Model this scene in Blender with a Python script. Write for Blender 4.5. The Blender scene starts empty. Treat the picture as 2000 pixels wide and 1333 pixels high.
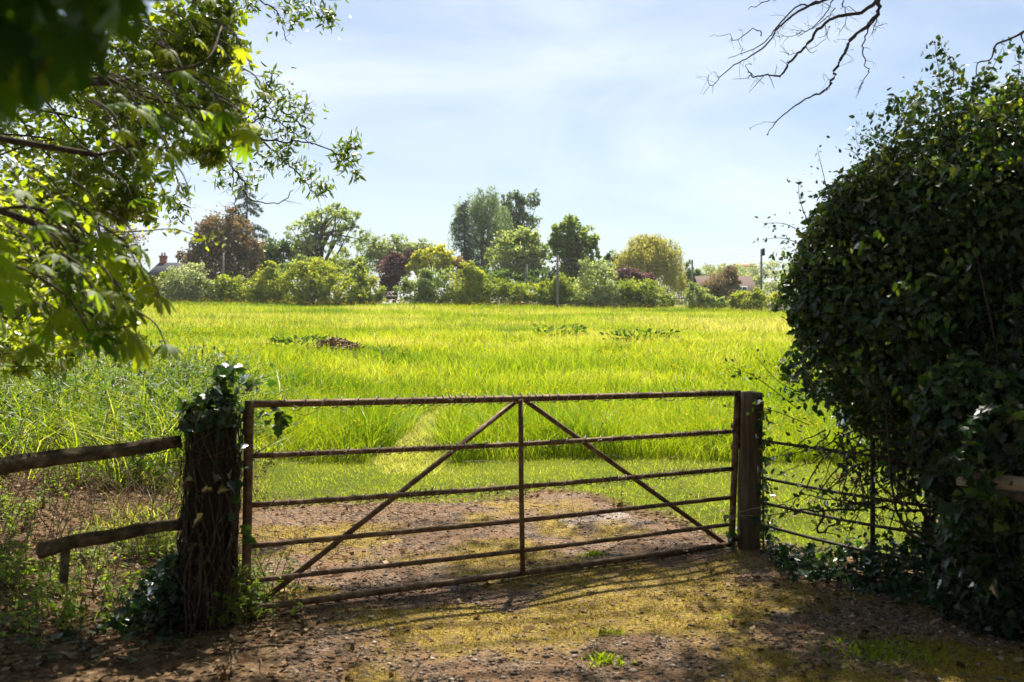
import bpy, math, random
import numpy as np
from mathutils import Vector

rng = np.random.default_rng(11)
random.seed(11)
SC = bpy.context.scene
COL = SC.collection
R = math.radians

# ---------------------------------------------------------------- camera, light, exposure
F = 1944.0                                  # focal length in photo pixels (2000 wide)
CAM = np.array([0.0, 0.0, 1.6])
PITCH = -math.atan(17 / F)
cam_d = bpy.data.cameras.new("camera")
cam = bpy.data.objects.new("camera", cam_d)
COL.objects.link(cam)
cam.location = CAM
cam.rotation_euler = (math.pi / 2 + PITCH, 0, 0)
cam_d.sensor_width = 36
cam_d.lens = F / 2000 * 36
cam_d.clip_start = 0.05
cam_d.clip_end = 3000
cam_d.dof.use_dof = True
cam_d.dof.focus_distance = 11.0
cam_d.dof.aperture_fstop = 3.4
SC.camera = cam

SUN_EL, SUN_AZ = R(59), R(9)                # azimuth measured from +Y (the view) towards +X
S = np.array([math.sin(SUN_AZ) * math.cos(SUN_EL), math.cos(SUN_AZ) * math.cos(SUN_EL), math.sin(SUN_EL)])
sun_d = bpy.data.lights.new("sun", 'SUN')
sun_d.energy = 5.0
sun_d.angle = R(0.53)
sun_d.color = (1.0, 0.93, 0.80)
sun = bpy.data.objects.new("sun", sun_d)
COL.objects.link(sun)
sun.location = (6, 30, 40)
sun.rotation_euler = Vector(S).to_track_quat('Z', 'Y').to_euler()

world = bpy.data.worlds.new("World")
SC.world = world
world.use_nodes = True
wn, wl = world.node_tree.nodes, world.node_tree.links
wn.clear()
w_out = wn.new('ShaderNodeOutputWorld')
w_bg = wn.new('ShaderNodeBackground')
w_sky = wn.new('ShaderNodeTexSky')
w_sky.sky_type = 'NISHITA'
w_sky.sun_disc = False
w_sky.sun_elevation = SUN_EL
w_sky.sun_rotation = SUN_AZ
w_sky.air_density = 1.0
w_sky.dust_density = 0.6
w_sky.ozone_density = 1.0
w_bg.inputs['Strength'].default_value = 0.05
w_tc = wn.new('ShaderNodeTexCoord')
w_map = wn.new('ShaderNodeMapping')
w_map.inputs['Scale'].default_value = (1.8, 1.8, 5.6)
w_map.inputs['Rotation'].default_value = (0.0, R(14), 0.0)
w_noise = wn.new('ShaderNodeTexNoise')
w_noise.inputs['Scale'].default_value = 1.25
w_noise.inputs['Detail'].default_value = 7
w_noise.inputs['Roughness'].default_value = 0.52
w_noise.inputs['Distortion'].default_value = 0.7
w_ramp = wn.new('ShaderNodeValToRGB')
w_ramp.color_ramp.elements[0].position = 0.32
w_ramp.color_ramp.elements[0].color = (0.05, 0.05, 0.05, 1)
w_ramp.color_ramp.elements[1].position = 0.72
w_ramp.color_ramp.elements[1].color = (0.80, 0.80, 0.80, 1)
w_mix = wn.new('ShaderNodeMix')
w_mix.data_type = 'RGBA'
w_mix.inputs[7].default_value = (8.3, 9.0, 10.1, 1)
wl.new(w_tc.outputs['Generated'], w_map.inputs['Vector'])
wl.new(w_map.outputs['Vector'], w_noise.inputs['Vector'])
wl.new(w_noise.outputs['Fac'], w_ramp.inputs['Fac'])
wl.new(w_ramp.outputs['Color'], w_mix.inputs[0])
wl.new(w_sky.outputs['Color'], w_mix.inputs[6])
wl.new(w_mix.outputs[2], w_bg.inputs['Color'])
wl.new(w_bg.outputs['Background'], w_out.inputs['Surface'])

SC.view_settings.view_transform = 'Standard'
SC.view_settings.look = 'None'
SC.view_settings.exposure = 1.32
SC.view_settings.gamma = 1.0
cy = SC.cycles
cy.max_bounces = 6
cy.diffuse_bounces = 3
cy.glossy_bounces = 2
cy.transmission_bounces = 3
cy.transparent_max_bounces = 6
cy.caustics_reflective = False
cy.caustics_refractive = False
cy.sample_clamp_indirect = 4.0
cy.use_denoising = True


# ---------------------------------------------------------------- helpers
def P(px, py, Y):
    """photo pixel (2000 x 1333) at forward distance Y -> world point"""
    u, v = (px - 1000) / F, -(py - 666.5) / F
    d = np.array([u, math.cos(PITCH) - v * math.sin(PITCH), math.sin(PITCH) + v * math.cos(PITCH)])
    return CAM + d * (Y / d[1])


def hsh(i, j, seed):
    n = (i.astype(np.int64) * 374761393 + j.astype(np.int64) * 668265263 + seed * 974634877) & 0x7fffffff
    n = ((n ^ (n >> 13)) * 1274126177) & 0x7fffffff
    return ((n ^ (n >> 16)) & 0xffff) / 65535.0


def vn(x, y, sc, seed=0):
    x, y = np.asarray(x, float) / sc, np.asarray(y, float) / sc
    i, j = np.floor(x), np.floor(y)
    a, b = x - i, y - j
    a, b = a * a * (3 - 2 * a), b * b * (3 - 2 * b)
    return ((hsh(i, j, seed) * (1 - a) + hsh(i + 1, j, seed) * a) * (1 - b)
            + (hsh(i, j + 1, seed) * (1 - a) + hsh(i + 1, j + 1, seed) * a) * b)


def fbm(x, y, sc, seed=0, o=3):
    return sum(vn(x, y, sc / 2 ** k, seed + k) * 0.5 ** k for k in range(o)) / sum(0.5 ** k for k in range(o))


def ground(x, y):
    x, y = np.asarray(x, float), np.asarray(y, float)
    yc = np.where(y > 79, 79 + 4 * np.tanh((y - 79) / 8), y)
    z = 0.0535 * 2 * np.logaddexp(0, (yc - 10) / 2)
    z = z - 0.014 * np.clip(x, -60, 60) * np.clip((yc - 9) / 66, 0, 1)
    z = z + (fbm(x, y, 7, 3) - 0.5) * 0.30 * np.clip((yc - 13) / 18, 0, 1)
    z = z + (vn(x, y, 0.55, 5) - 0.5) * 0.035
    bank = np.clip((-x - 2.3) / 2.5, 0, 1) * np.clip((y - 7) / 4, 0, 1) * np.clip((30 - y) / 8, 0, 1)
    return z + 0.30 * bank


EDGE_X = [-9, -2.5, -1.6, -0.5, 0.29, 0.75, 1.0, 1.27, 1.65, 1.9, 2.3, 3.2, 9]
EDGE_Y = [8.3, 8.65, 8.8, 9.0, 9.4, 9.25, 8.65, 8.3, 7.6, 6.9, 6.1, 5.2, 4.6]


def drive_in(x, y):
    """> 0 inside the gravel drive"""
    w = (fbm(x, y, 0.6, 21) - 0.5) * 0.7
    far = np.interp(x, EDGE_X, EDGE_Y) - y
    left = x - np.interp(y, [2, 4.3, 5.5, 6, 7, 8.6], [-0.6, -0.95, -1.3, -1.6, -2.0, -2.4])
    return np.minimum(far, left) + w


def tall_from(x):
    return 11.35 + (vn(x, x * 0 + 2.0, 1.3, 31) - 0.5) * 0.8


def path_at(x, y):
    c = np.interp(y, [10, 11.6, 13, 15, 18], [-1.05, -1.12, -1.20, -1.20, -1.05])
    hw = np.interp(y, [11, 13, 15.5, 18], [0.40, 0.32, 0.18, 0.0]) * (.7 + .6 * vn(x, y, .35, 19))
    return np.abs(x - c + (vn(x, y, 0.5, 9) - 0.5) * 0.25) < hw


def tag(o, label=None, cat=None, group=None, kind=None):
    if label: o['label'] = label
    if cat: o['category'] = cat
    if group: o['group'] = group
    if kind: o['kind'] = kind
    return o


def thing(name, loc, label, cat, group=None):
    o = bpy.data.objects.new(name, None)
    COL.objects.link(o)
    o.location = [float(v) for v in loc]
    o.empty_display_size = 0.2
    return tag(o, label, cat, group)


class MB:
    """collects polygons as numpy blocks; build() links them as one mesh object"""
    def __init__(self):
        self.V, self.L, self.T, self.A, self.n = [], [], [], [], 0

    def add(self, V, loops, totals, rnd=0.5):
        V = np.asarray(V, float).reshape(-1, 3)
        self.V.append(V)
        self.L.append(np.asarray(loops, np.int64).ravel() + self.n)
        self.T.append(np.asarray(totals, np.int64).ravel())
        self.A.append(np.broadcast_to(np.asarray(rnd, float), (len(V),)).copy())
        self.n += len(V)

    def build(self, name, mat, parent=None, smooth=False, extra=None):
        V, L, T, A = (np.concatenate(q) for q in (self.V, self.L, self.T, self.A))
        if parent is not None:
            V = V - np.array(parent.matrix_world.translation if parent.parent else parent.location)
        me = bpy.data.meshes.new(name)
        me.vertices.add(len(V)); me.loops.add(len(L)); me.polygons.add(len(T))
        me.vertices.foreach_set('co', V.astype(np.float32).ravel())
        me.loops.foreach_set('vertex_index', L.astype(np.int32))
        me.polygons.foreach_set('loop_start', np.concatenate([[0], np.cumsum(T)[:-1]]).astype(np.int32))
        me.polygons.foreach_set('loop_total', T.astype(np.int32))
        if smooth:
            me.polygons.foreach_set('use_smooth', np.ones(len(T), bool))
        a = me.attributes.new('rnd', 'FLOAT', 'POINT')
        a.data.foreach_set('value', A.astype(np.float32))
        for k, val in (extra or {}).items():
            b = me.attributes.new(k, 'FLOAT', 'POINT')
            b.data.foreach_set('value', np.asarray(val, np.float32))
        me.update(calc_edges=True)
        me.materials.append(mat)
        o = bpy.data.objects.new(name, me)
        COL.objects.link(o)
        if parent is not None:
            o.parent = parent
        return o


def unit(v):
    return v / np.maximum(np.linalg.norm(v, axis=-1, keepdims=True), 1e-9)


def rdir(n):
    return unit(rng.normal(size=(n, 3)))


def scat(mb, tm, pos, ax, nr, size, rnd):
    """instances of template tm = (verts, faces): +Y of the template along ax, +Z near nr"""
    tv, tf = tm
    pos = np.asarray(pos, float); n = len(pos)
    if n == 0: return
    Y = unit(np.asarray(ax, float)); X = unit(np.cross(Y, nr)); Z = np.cross(X, Y)
    size = np.broadcast_to(np.asarray(size, float), (n,))
    M = np.stack([X, Y, Z], 1) * size[:, None, None]
    V = pos[:, None, :] + np.einsum('kj,njd->nkd', tv, M)
    k = len(tv)
    loops = np.concatenate([np.array(f) for f in tf])
    tot = np.array([len(f) for f in tf])
    L = (loops[None, :] + (np.arange(n) * k)[:, None]).ravel()
    mb.add(V.reshape(-1, 3), L, np.tile(tot, n), np.repeat(np.broadcast_to(rnd, (n,)), k))


def crv(pts, per=4):
    """Catmull-Rom through the points"""
    p = np.asarray(pts, float)
    if len(p) < 3: per = max(per, 2)
    q = np.vstack([2 * p[0] - p[1], p, 2 * p[-1] - p[-2]])
    out = []
    for i in range(len(p) - 1):
        a, b, c, d = q[i:i + 4]
        for t in np.arange(per) / per:
            out.append(0.5 * (2 * b + (c - a) * t + (2 * a - 5 * b + 4 * c - d) * t * t + (3 * b - a - 3 * c + d) * t ** 3))
    out.append(p[-1])
    return np.array(out)


def tube(mb, pts, r0, r1=None, n=6, rnd=0.5, wob=0.0):
    p = np.asarray(pts, float); m = len(p)
    r = np.linspace(r0, r0 if r1 is None else r1, m) if np.isscalar(r0) else np.asarray(r0, float)
    if wob: r = r * (1 + wob * rng.normal(size=m))
    t = unit(np.gradient(p, axis=0))
    ref = np.array([0.31, 0.2, 0.93]) if abs(unit(p[-1] - p[0])[2]) < 0.85 else np.array([0.95, 0.3, 0.05])
    a = unit(np.cross(t, ref)); b = np.cross(t, a)
    th = np.arange(n) / n * 2 * math.pi
    ring = p[:, None, :] + r[:, None, None] * (np.cos(th)[None, :, None] * a[:, None, :] + np.sin(th)[None, :, None] * b[:, None, :])
    if wob: ring = ring + rng.normal(size=ring.shape) * (r[:, None, None] * wob * 0.5)
    i = np.arange(m - 1)[:, None] * n; j = np.arange(n)[None, :]; jn = (j + 1) % n
    q = np.stack([i + j, i + jn, i + n + jn, i + n + j], -1).reshape(-1)
    L = np.concatenate([q, np.arange(n)[::-1], np.arange(n) + (m - 1) * n])
    T = np.concatenate([np.full((m - 1) * n, 4), [n, n]])
    mb.add(ring.reshape(-1, 3), L, T, rnd)


def box(mb, lo, hi, rnd=0.5, M=None, o=(0, 0, 0)):
    lo, hi = np.array(lo, float), np.array(hi, float)
    V = np.array([[(lo, hi)[(k >> a) & 1][a] for a in range(3)] for k in range(8)])
    if M is not None: V = V @ np.asarray(M) + np.asarray(o)
    f = [[0, 2, 3, 1], [4, 5, 7, 6], [0, 1, 5, 4], [2, 6, 7, 3], [0, 4, 6, 2], [1, 3, 7, 5]]
    mb.add(V, np.concatenate(f), [4] * 6, rnd)


def prism(mb, pts, depth, rnd=0.5):
    """polygon extruded along the vector depth"""
    p = np.asarray(pts, float); n = len(p)
    V = np.vstack([p, p + np.asarray(depth, float)])
    L = list(range(n))[::-1] + list(range(n, 2 * n)); T = [n, n]
    for i in range(n):
        j = (i + 1) % n
        L += [i, j, n + j, n + i]; T.append(4)
    mb.add(V, L, T, rnd)


def log(mb, pts, r0, r1, n=22, seed=0, groove=.16, knots=2, flat=1.0):
    """split timber: lengthwise grooves, knots, uneven taper"""
    p = crv(pts, 14); m = len(p)
    L_ = np.linspace(0, 1, m)
    r_ = r0 + (r1 - r0) * L_
    t = unit(np.gradient(p, axis=0))
    ref = np.array([0., 0, 1]) if abs(t[0][2]) < .8 else np.array([1., 0, 0])
    a = unit(np.cross(t, ref)); b = np.cross(a, t)
    th = np.arange(n) / n * 2 * math.pi
    ln = np.linalg.norm(p[-1] - p[0])
    TH, LL = np.meshgrid(th, L_ * ln)
    g = 1 - groove * (fbm(TH * 3.2 + np.sin(LL * 3) * .3, LL, 1.0, 700 + seed, 2) ** 2 * 2 - .5) + .26 * (fbm(TH, LL, .20, 720 + seed) - .5) + .14 * (fbm(TH * 2, LL, .06, 730 + seed) - .5)
    g[:, -1] = (g[:, -2] + g[:, 0]) / 2
    for k in range(knots):
        a0, l0 = rng.uniform(0, 6.28), rng.uniform(.1, .9) * ln
        g = g + .22 * np.exp(-(((TH - a0 + math.pi) % (2 * math.pi) - math.pi) / .5) ** 2 - ((LL - l0) / .05) ** 2)
    rad = r_[:, None] * g
    ring = p[:, None, :] + rad[..., None] * (np.cos(TH)[..., None] * a[:, None, :] * flat + np.sin(TH)[..., None] * b[:, None, :])
    i = np.arange(m - 1)[:, None] * n; j = np.arange(n)[None, :]; jn = (j + 1) % n
    q = np.stack([i + j, i + jn, i + n + jn, i + n + j], -1).reshape(-1)
    mb.add(ring.reshape(-1, 3), np.concatenate([q, np.arange(n)[::-1], np.arange(n) + (m - 1) * n]), np.concatenate([np.full((m - 1) * n, 4), [n, n]]))


# ---------------------------------------------------------------- leaf shapes (unit length along +Y)
def folded(half, lift=0.18, curl=0.0):
    """leaf of two halves folded at the midrib; half = outline from base to tip on the +X side"""
    h = np.array(half, float); n = len(h)
    ys = h[:, 1]
    right = np.c_[h[:, 0], ys, lift * h[:, 0] - curl * ys ** 2]
    left = right * [-1, 1, 1]
    V = np.vstack([right, left[1:-1]])
    f1 = list(range(n))
    f2 = [0] + [n - 1] + list(range(2 * n - 3, n - 1, -1))
    return V, [f1, f2]


OVATE = folded([(0, 0), (.27, .28), (.23, .62), (0, 1)], .25, .12)
SLIM = folded([(0, 0), (.15, .35), (.11, .7), (0, 1)], .3, .18)
IVY = folded([(0, .05), (.16, -.10), (.30, -.05), (.56, .22), (.30, .36), (.34, .60), (.14, .70), (0, 1)], .22, .10)
DIAM = (np.array([[0, 0, 0], [.34, .45, .06], [0, 1, 0], [-.34, .5, .06]], float), [[0, 1, 2, 3]])
LITTER = (np.array([[0, 0, 0], [.3, .3, .16], [.25, .75, .10], [0, 1, .2], [-.28, .7, .04], [-.3, .25, .18]], float), [[0, 1, 2, 3], [0, 3, 4, 5]])


def leaflet(rows=14):
    """horse chestnut leaflet: widest near the tip, pleated along its side veins"""
    V, Fc = [], []
    for i in range(rows + 1):
        t = i / rows
        w = 0.165 * math.sin(math.pi * min(1, t ** 1.55)) ** 0.8 if 0 < t < 1 else 0.012
        z = 0.022 * (1 if i % 2 else -1) * (w / 0.2)
        droop = -0.16 * t - 0.50 * t * t
        V += [[-w, t - 0.10 * w, 0.16 * w + z + droop], [0, t, droop], [w, t - 0.10 * w, 0.16 * w + z + droop]]
    for i in range(rows):
        a = i * 3
        Fc += [[a, a + 1, a + 4, a + 3], [a + 1, a + 2, a + 5, a + 4]]
    return np.array(V), Fc


def chestnut():
    lv, lf = leaflet()
    V, Fc = [], []
    for k, (ang, s) in enumerate(zip((-118, -72, -34, 0, 34, 72, 118), (.55, .78, .95, 1.0, .95, .78, .55))):
        a = R(ang); c, s_ = math.cos(a), math.sin(a)
        q = lv * s
        q = np.c_[q[:, 0] * c + q[:, 1] * s_, -q[:, 0] * s_ + q[:, 1] * c, q[:, 2]]
        Fc += [[i + k * len(lv) for i in f] for f in lf]
        V.append(q)
    return np.vstack(V), Fc


CHESTNUT = chestnut()


# ---------------------------------------------------------------- materials
def nodes(name):
    m = bpy.data.materials.new(name)
    m.use_nodes = True
    nt = m.node_tree
    nt.nodes.clear()
    out = nt.nodes.new('ShaderNodeOutputMaterial')
    return m, nt.nodes, nt.links, out


def ramp(N, stops):
    r = N.new('ShaderNodeValToRGB')
    e = r.color_ramp.elements
    while len(e) < len(stops): e.new(0.5)
    for k, (p, c) in enumerate(stops):
        e[k].position = p
        e[k].color = (*c, 1)
    return r


def leaf_mat(name, stops, trans=None, tw=0.5, rough=0.4, gloss=1.0, tint=(1.5, 1.35, 0.45)):
    """thin leaf: diffuse + light coming through + waxy reflection; colour by each leaf's own random value"""
    m, N, K, out = nodes(name)
    at = N.new('ShaderNodeAttribute'); at.attribute_name = 'rnd'
    cr = ramp(N, stops); K.new(at.outputs['Fac'], cr.inputs['Fac'])
    d = N.new('ShaderNodeBsdfDiffuse'); K.new(cr.outputs['Color'], d.inputs['Color'])
    t = N.new('ShaderNodeBsdfTranslucent')
    if trans:
        c2 = ramp(N, trans); K.new(at.outputs['Fac'], c2.inputs['Fac']); K.new(c2.outputs['Color'], t.inputs['Color'])
    else:
        mx = N.new('ShaderNodeMix'); mx.data_type = 'RGBA'; mx.blend_type = 'MULTIPLY'; mx.inputs[0].default_value = 1
        K.new(cr.outputs['Color'], mx.inputs[6]); mx.inputs[7].default_value = (*tint, 1)
        K.new(mx.outputs[2], t.inputs['Color'])
    ms = N.new('ShaderNodeMixShader'); ms.inputs[0].default_value = tw
    K.new(d.outputs[0], ms.inputs[1]); K.new(t.outputs[0], ms.inputs[2])
    last = ms
    if gloss > 0:
        g = N.new('ShaderNodeBsdfGlossy'); g.inputs['Roughness'].default_value = rough
        g.inputs['Color'].default_value = (1, 1, 1, 1)
        fr = N.new('ShaderNodeFresnel'); fr.inputs['IOR'].default_value = 1.42
        mu = N.new('ShaderNodeMath'); mu.operation = 'MULTIPLY'; mu.inputs[1].default_value = gloss
        K.new(fr.outputs[0], mu.inputs[0])
        mg = N.new('ShaderNodeMixShader'); K.new(mu.outputs[0], mg.inputs[0])
        K.new(ms.outputs[0], mg.inputs[1]); K.new(g.outputs[0], mg.inputs[2])
        last = mg
    K.new(last.outputs[0], out.inputs['Surface'])
    return m


def rough_mat(name, stops, scale=20.0, stretch=(1, 1, 1), rough=0.85, bump=0.4, metal=0.0, detail=8.0, dist=0.004, spec=0.3):
    """solid surface with mottled colour and a bump from the same noise"""
    m, N, K, out = nodes(name)
    tc = N.new('ShaderNodeTexCoord')
    mp = N.new('ShaderNodeMapping'); mp.inputs['Scale'].default_value = stretch
    nz = N.new('ShaderNodeTexNoise'); nz.inputs['Scale'].default_value = scale
    nz.inputs['Detail'].default_value = detail; nz.inputs['Roughness'].default_value = 0.65
    cr = ramp(N, stops)
    b = N.new('ShaderNodeBsdfPrincipled')
    b.inputs['Roughness'].default_value = rough; b.inputs['Metallic'].default_value = metal
    b.inputs['Specular IOR Level'].default_value = spec
    bp = N.new('ShaderNodeBump'); bp.inputs['Strength'].default_value = bump; bp.inputs['Distance'].default_value = dist
    K.new(tc.outputs['Object'], mp.inputs['Vector']); K.new(mp.outputs[0], nz.inputs['Vector'])
    K.new(nz.outputs['Fac'], cr.inputs['Fac']); K.new(cr.outputs['Color'], b.inputs['Base Color'])
    K.new(nz.outputs['Fac'], bp.inputs['Height']); K.new(bp.outputs[0], b.inputs['Normal'])
    K.new(b.outputs[0], out.inputs['Surface'])
    return m


def rnd_mat(name, stops, rough=0.9, spec=0.25):
    """solid surface whose pieces take their own colours"""
    m, N, K, out = nodes(name)
    at = N.new('ShaderNodeAttribute'); at.attribute_name = 'rnd'
    cr = ramp(N, stops); K.new(at.outputs['Fac'], cr.inputs['Fac'])
    b = N.new('ShaderNodeBsdfPrincipled'); b.inputs['Roughness'].default_value = rough
    b.inputs['Specular IOR Level'].default_value = spec
    K.new(cr.outputs['Color'], b.inputs['Base Color']); K.new(b.outputs[0], out.inputs['Surface'])
    return m


M_bark = rough_mat('bark', [(.3, (.035, .027, .02)), (.7, (.12, .095, .07))], 30, (1, 1, .3), .95, .7)
M_bare = rough_mat('bare_twig_bark', [(.3, (.06, .045, .045)), (.7, (.16, .125, .115))], 40, (1, 1, 1), .9, .5)
M_stem = rough_mat('dry_stem', [(.3, (.07, .048, .03)), (.7, (.27, .20, .13))], 30, (1, 1, 1), .9, .3)
M_rust = rough_mat('rusty_steel', [(.28, (.05, .028, .017)), (.48, (.14, .078, .044)), (.6, (.22, .145, .085)), (.75, (.34, .27, .19))], 17, (1, 1, 1), .68, .35, .25)
M_wire = rough_mat('galvanised_wire', [(.3, (.12, .095, .075)), (.7, (.40, .36, .31))], 60, (1, 1, 1), .5, .1, .4)
M_post = rough_mat('weathered_post', [(.28, (.035, .026, .018)), (.5, (.11, .08, .052)), (.75, (.24, .19, .135))], 16, (1, 1, .10), .95, 1.0, dist=.015)
M_rail = rough_mat('mossy_rail', [(.3, (.02, .015, .010)), (.48, (.085, .062, .038)), (.62, (.17, .135, .085)), (.8, (.34, .30, .20))], 16, (.22, 1, 1), .95, 1.0, dist=.02)

# ---------------------------------------------------------------- ground
def sheet(name, xs, ys, zoff, mat, keep=None, extra=None):
    X, Y = np.meshgrid(xs, ys)
    Z = ground(X, Y) + zoff
    nx, ny = len(xs), len(ys)
    V = np.stack([X, Y, Z], -1).reshape(-1, 3)
    i = np.arange(ny - 1)[:, None] * nx + np.arange(nx - 1)[None, :]
    q = np.stack([i, i + 1, i + nx + 1, i + nx], -1).reshape(-1, 4)
    if keep is not None:
        c = V[q].mean(1)
        q = q[keep(c[:, 0], c[:, 1])]
        used = np.unique(q)
        remap = np.full(len(V), -1); remap[used] = np.arange(len(used))
        V, q = V[used], remap[q]
    mb = MB()
    mb.add(V, q.ravel(), np.full(len(q), 4), 0.5)
    ex = {k: f(V[:, 0], V[:, 1]) for k, f in (extra or {}).items()}
    return mb.build(name, mat, None, True, ex)


def grass_mask(x, y):
    g = np.clip((y - np.interp(x, EDGE_X, EDGE_Y) + (fbm(x, y, .5, 41) - .5) * .8) / .35, 0, 1)
    g = np.where((x > 1.7) & (y < 7.6), np.clip((y - np.interp(x, [1.7, 2.4, 3.2, 5], [7.5, 6.9, 6.5, 6.3])) / .3, 0, 1), g)
    left = np.clip((x - np.interp(y, [8, 9, 11, 14, 20], [-2.6, -2.9, -3.2, -3.6, -6.0])) / .6, 0, 1)
    return g * np.where(y < 24, left, 1)


def ground_material():
    m, N, K, out = nodes('meadow_soil')
    tc = N.new('ShaderNodeTexCoord')
    a = N.new('ShaderNodeAttribute'); a.attribute_name = 'grass'
    n1 = N.new('ShaderNodeTexNoise'); n1.inputs['Scale'].default_value = 26; n1.inputs['Detail'].default_value = 9; n1.inputs['Roughness'].default_value = .7
    n2 = N.new('ShaderNodeTexNoise'); n2.inputs['Scale'].default_value = .22; n2.inputs['Detail'].default_value = 7; n2.inputs['Roughness'].default_value = .65
    soil = ramp(N, [(.3, (.03, .019, .011)), (.5, (.11, .07, .04)), (.68, (.25, .17, .10))])
    gr = ramp(N, [(.35, (.05, .07, .010)), (.5, (.09, .11, .012)), (.66, (.16, .15, .025))])
    for n_ in (n1, n2): K.new(tc.outputs['Object'], n_.inputs['Vector'])
    K.new(n1.outputs['Fac'], soil.inputs['Fac']); K.new(n2.outputs['Fac'], gr.inputs['Fac'])
    mx = N.new('ShaderNodeMix'); mx.data_type = 'RGBA'
    K.new(a.outputs['Fac'], mx.inputs[0]); K.new(soil.outputs[0], mx.inputs[6]); K.new(gr.outputs[0], mx.inputs[7])
    b = N.new('ShaderNodeBsdfPrincipled'); b.inputs['Roughness'].default_value = 1; b.inputs['Specular IOR Level'].default_value = .05
    bp = N.new('ShaderNodeBump'); bp.inputs['Strength'].default_value = .8; bp.inputs['Distance'].default_value = .02
    K.new(n1.outputs['Fac'], bp.inputs['Height']); K.new(bp.outputs[0], b.inputs['Normal'])
    K.new(mx.outputs[2], b.inputs['Base Color']); K.new(b.outputs[0], out.inputs['Surface'])
    return m


def axis(lo, hi, step, end, grow=1.12, start=None):
    mid = list(np.arange(lo, hi + 1e-6, step))
    s, v, up = step, hi, []
    while v < end: s *= grow; v += s; up.append(v)
    s, v, dn = step, lo, []
    while v > (start if start is not None else -end): s *= grow; v -= s; dn.append(v)
    return np.array(dn[::-1] + mid + up)


gx, gy = axis(-5, 5, .08, 500), axis(3.2, 12.5, .08, 900, 1.07, -25)
g_o = sheet('ground', gx, gy, 0, ground_material(), None, {'grass': grass_mask})
tag(g_o, None, None, None, 'structure')


def moss_mask(x, y):
    m = fbm(x, y, .6, 51, 6)
    front = np.exp(-(((x - .8) / 1.6) ** 2 + ((y - 5.8) / .85) ** 2)) * 1.0
    right = np.exp(-(((x - 1.0) / .8) ** 2 + ((y - 4.7) / .6) ** 2)) * .7
    pad = np.exp(-(((x + .4) / 1.4) ** 2 + ((y - 7.3) / .9) ** 2)) * .52
    lft = np.exp(-(((x + .25) / .6) ** 2 + ((y - 5.2) / .35) ** 2)) * .5
    bare = np.exp(-(((x + .15) / .65) ** 2 + ((y - 4.7) / .3) ** 2)) * .55
    v = (m - .5) * 1.7 + .5 - .60 + np.maximum.reduce([front, right, pad, lft]) * .62 - bare * .5
    return np.clip(v / .22, 0, 1)


def wet_mask(x, y):
    """pale bare concrete showing through on the pad behind the gate"""
    m = fbm(x, y, .45, 61, 4)
    c = np.exp(-(((x - .75) / .75) ** 2 + ((y - 8.2) / .75) ** 2)) + .6 * np.exp(-(((x + 1.35) / .5) ** 2 + ((y - 7.0) / .5) ** 2)) \
        + .5 * np.exp(-(((x + .35) / .35) ** 2 + ((y - 6.6) / .25) ** 2))
    return np.clip((m - .92 + .55 * np.clip(c, 0, 1)) / .30, 0, .9)


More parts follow.
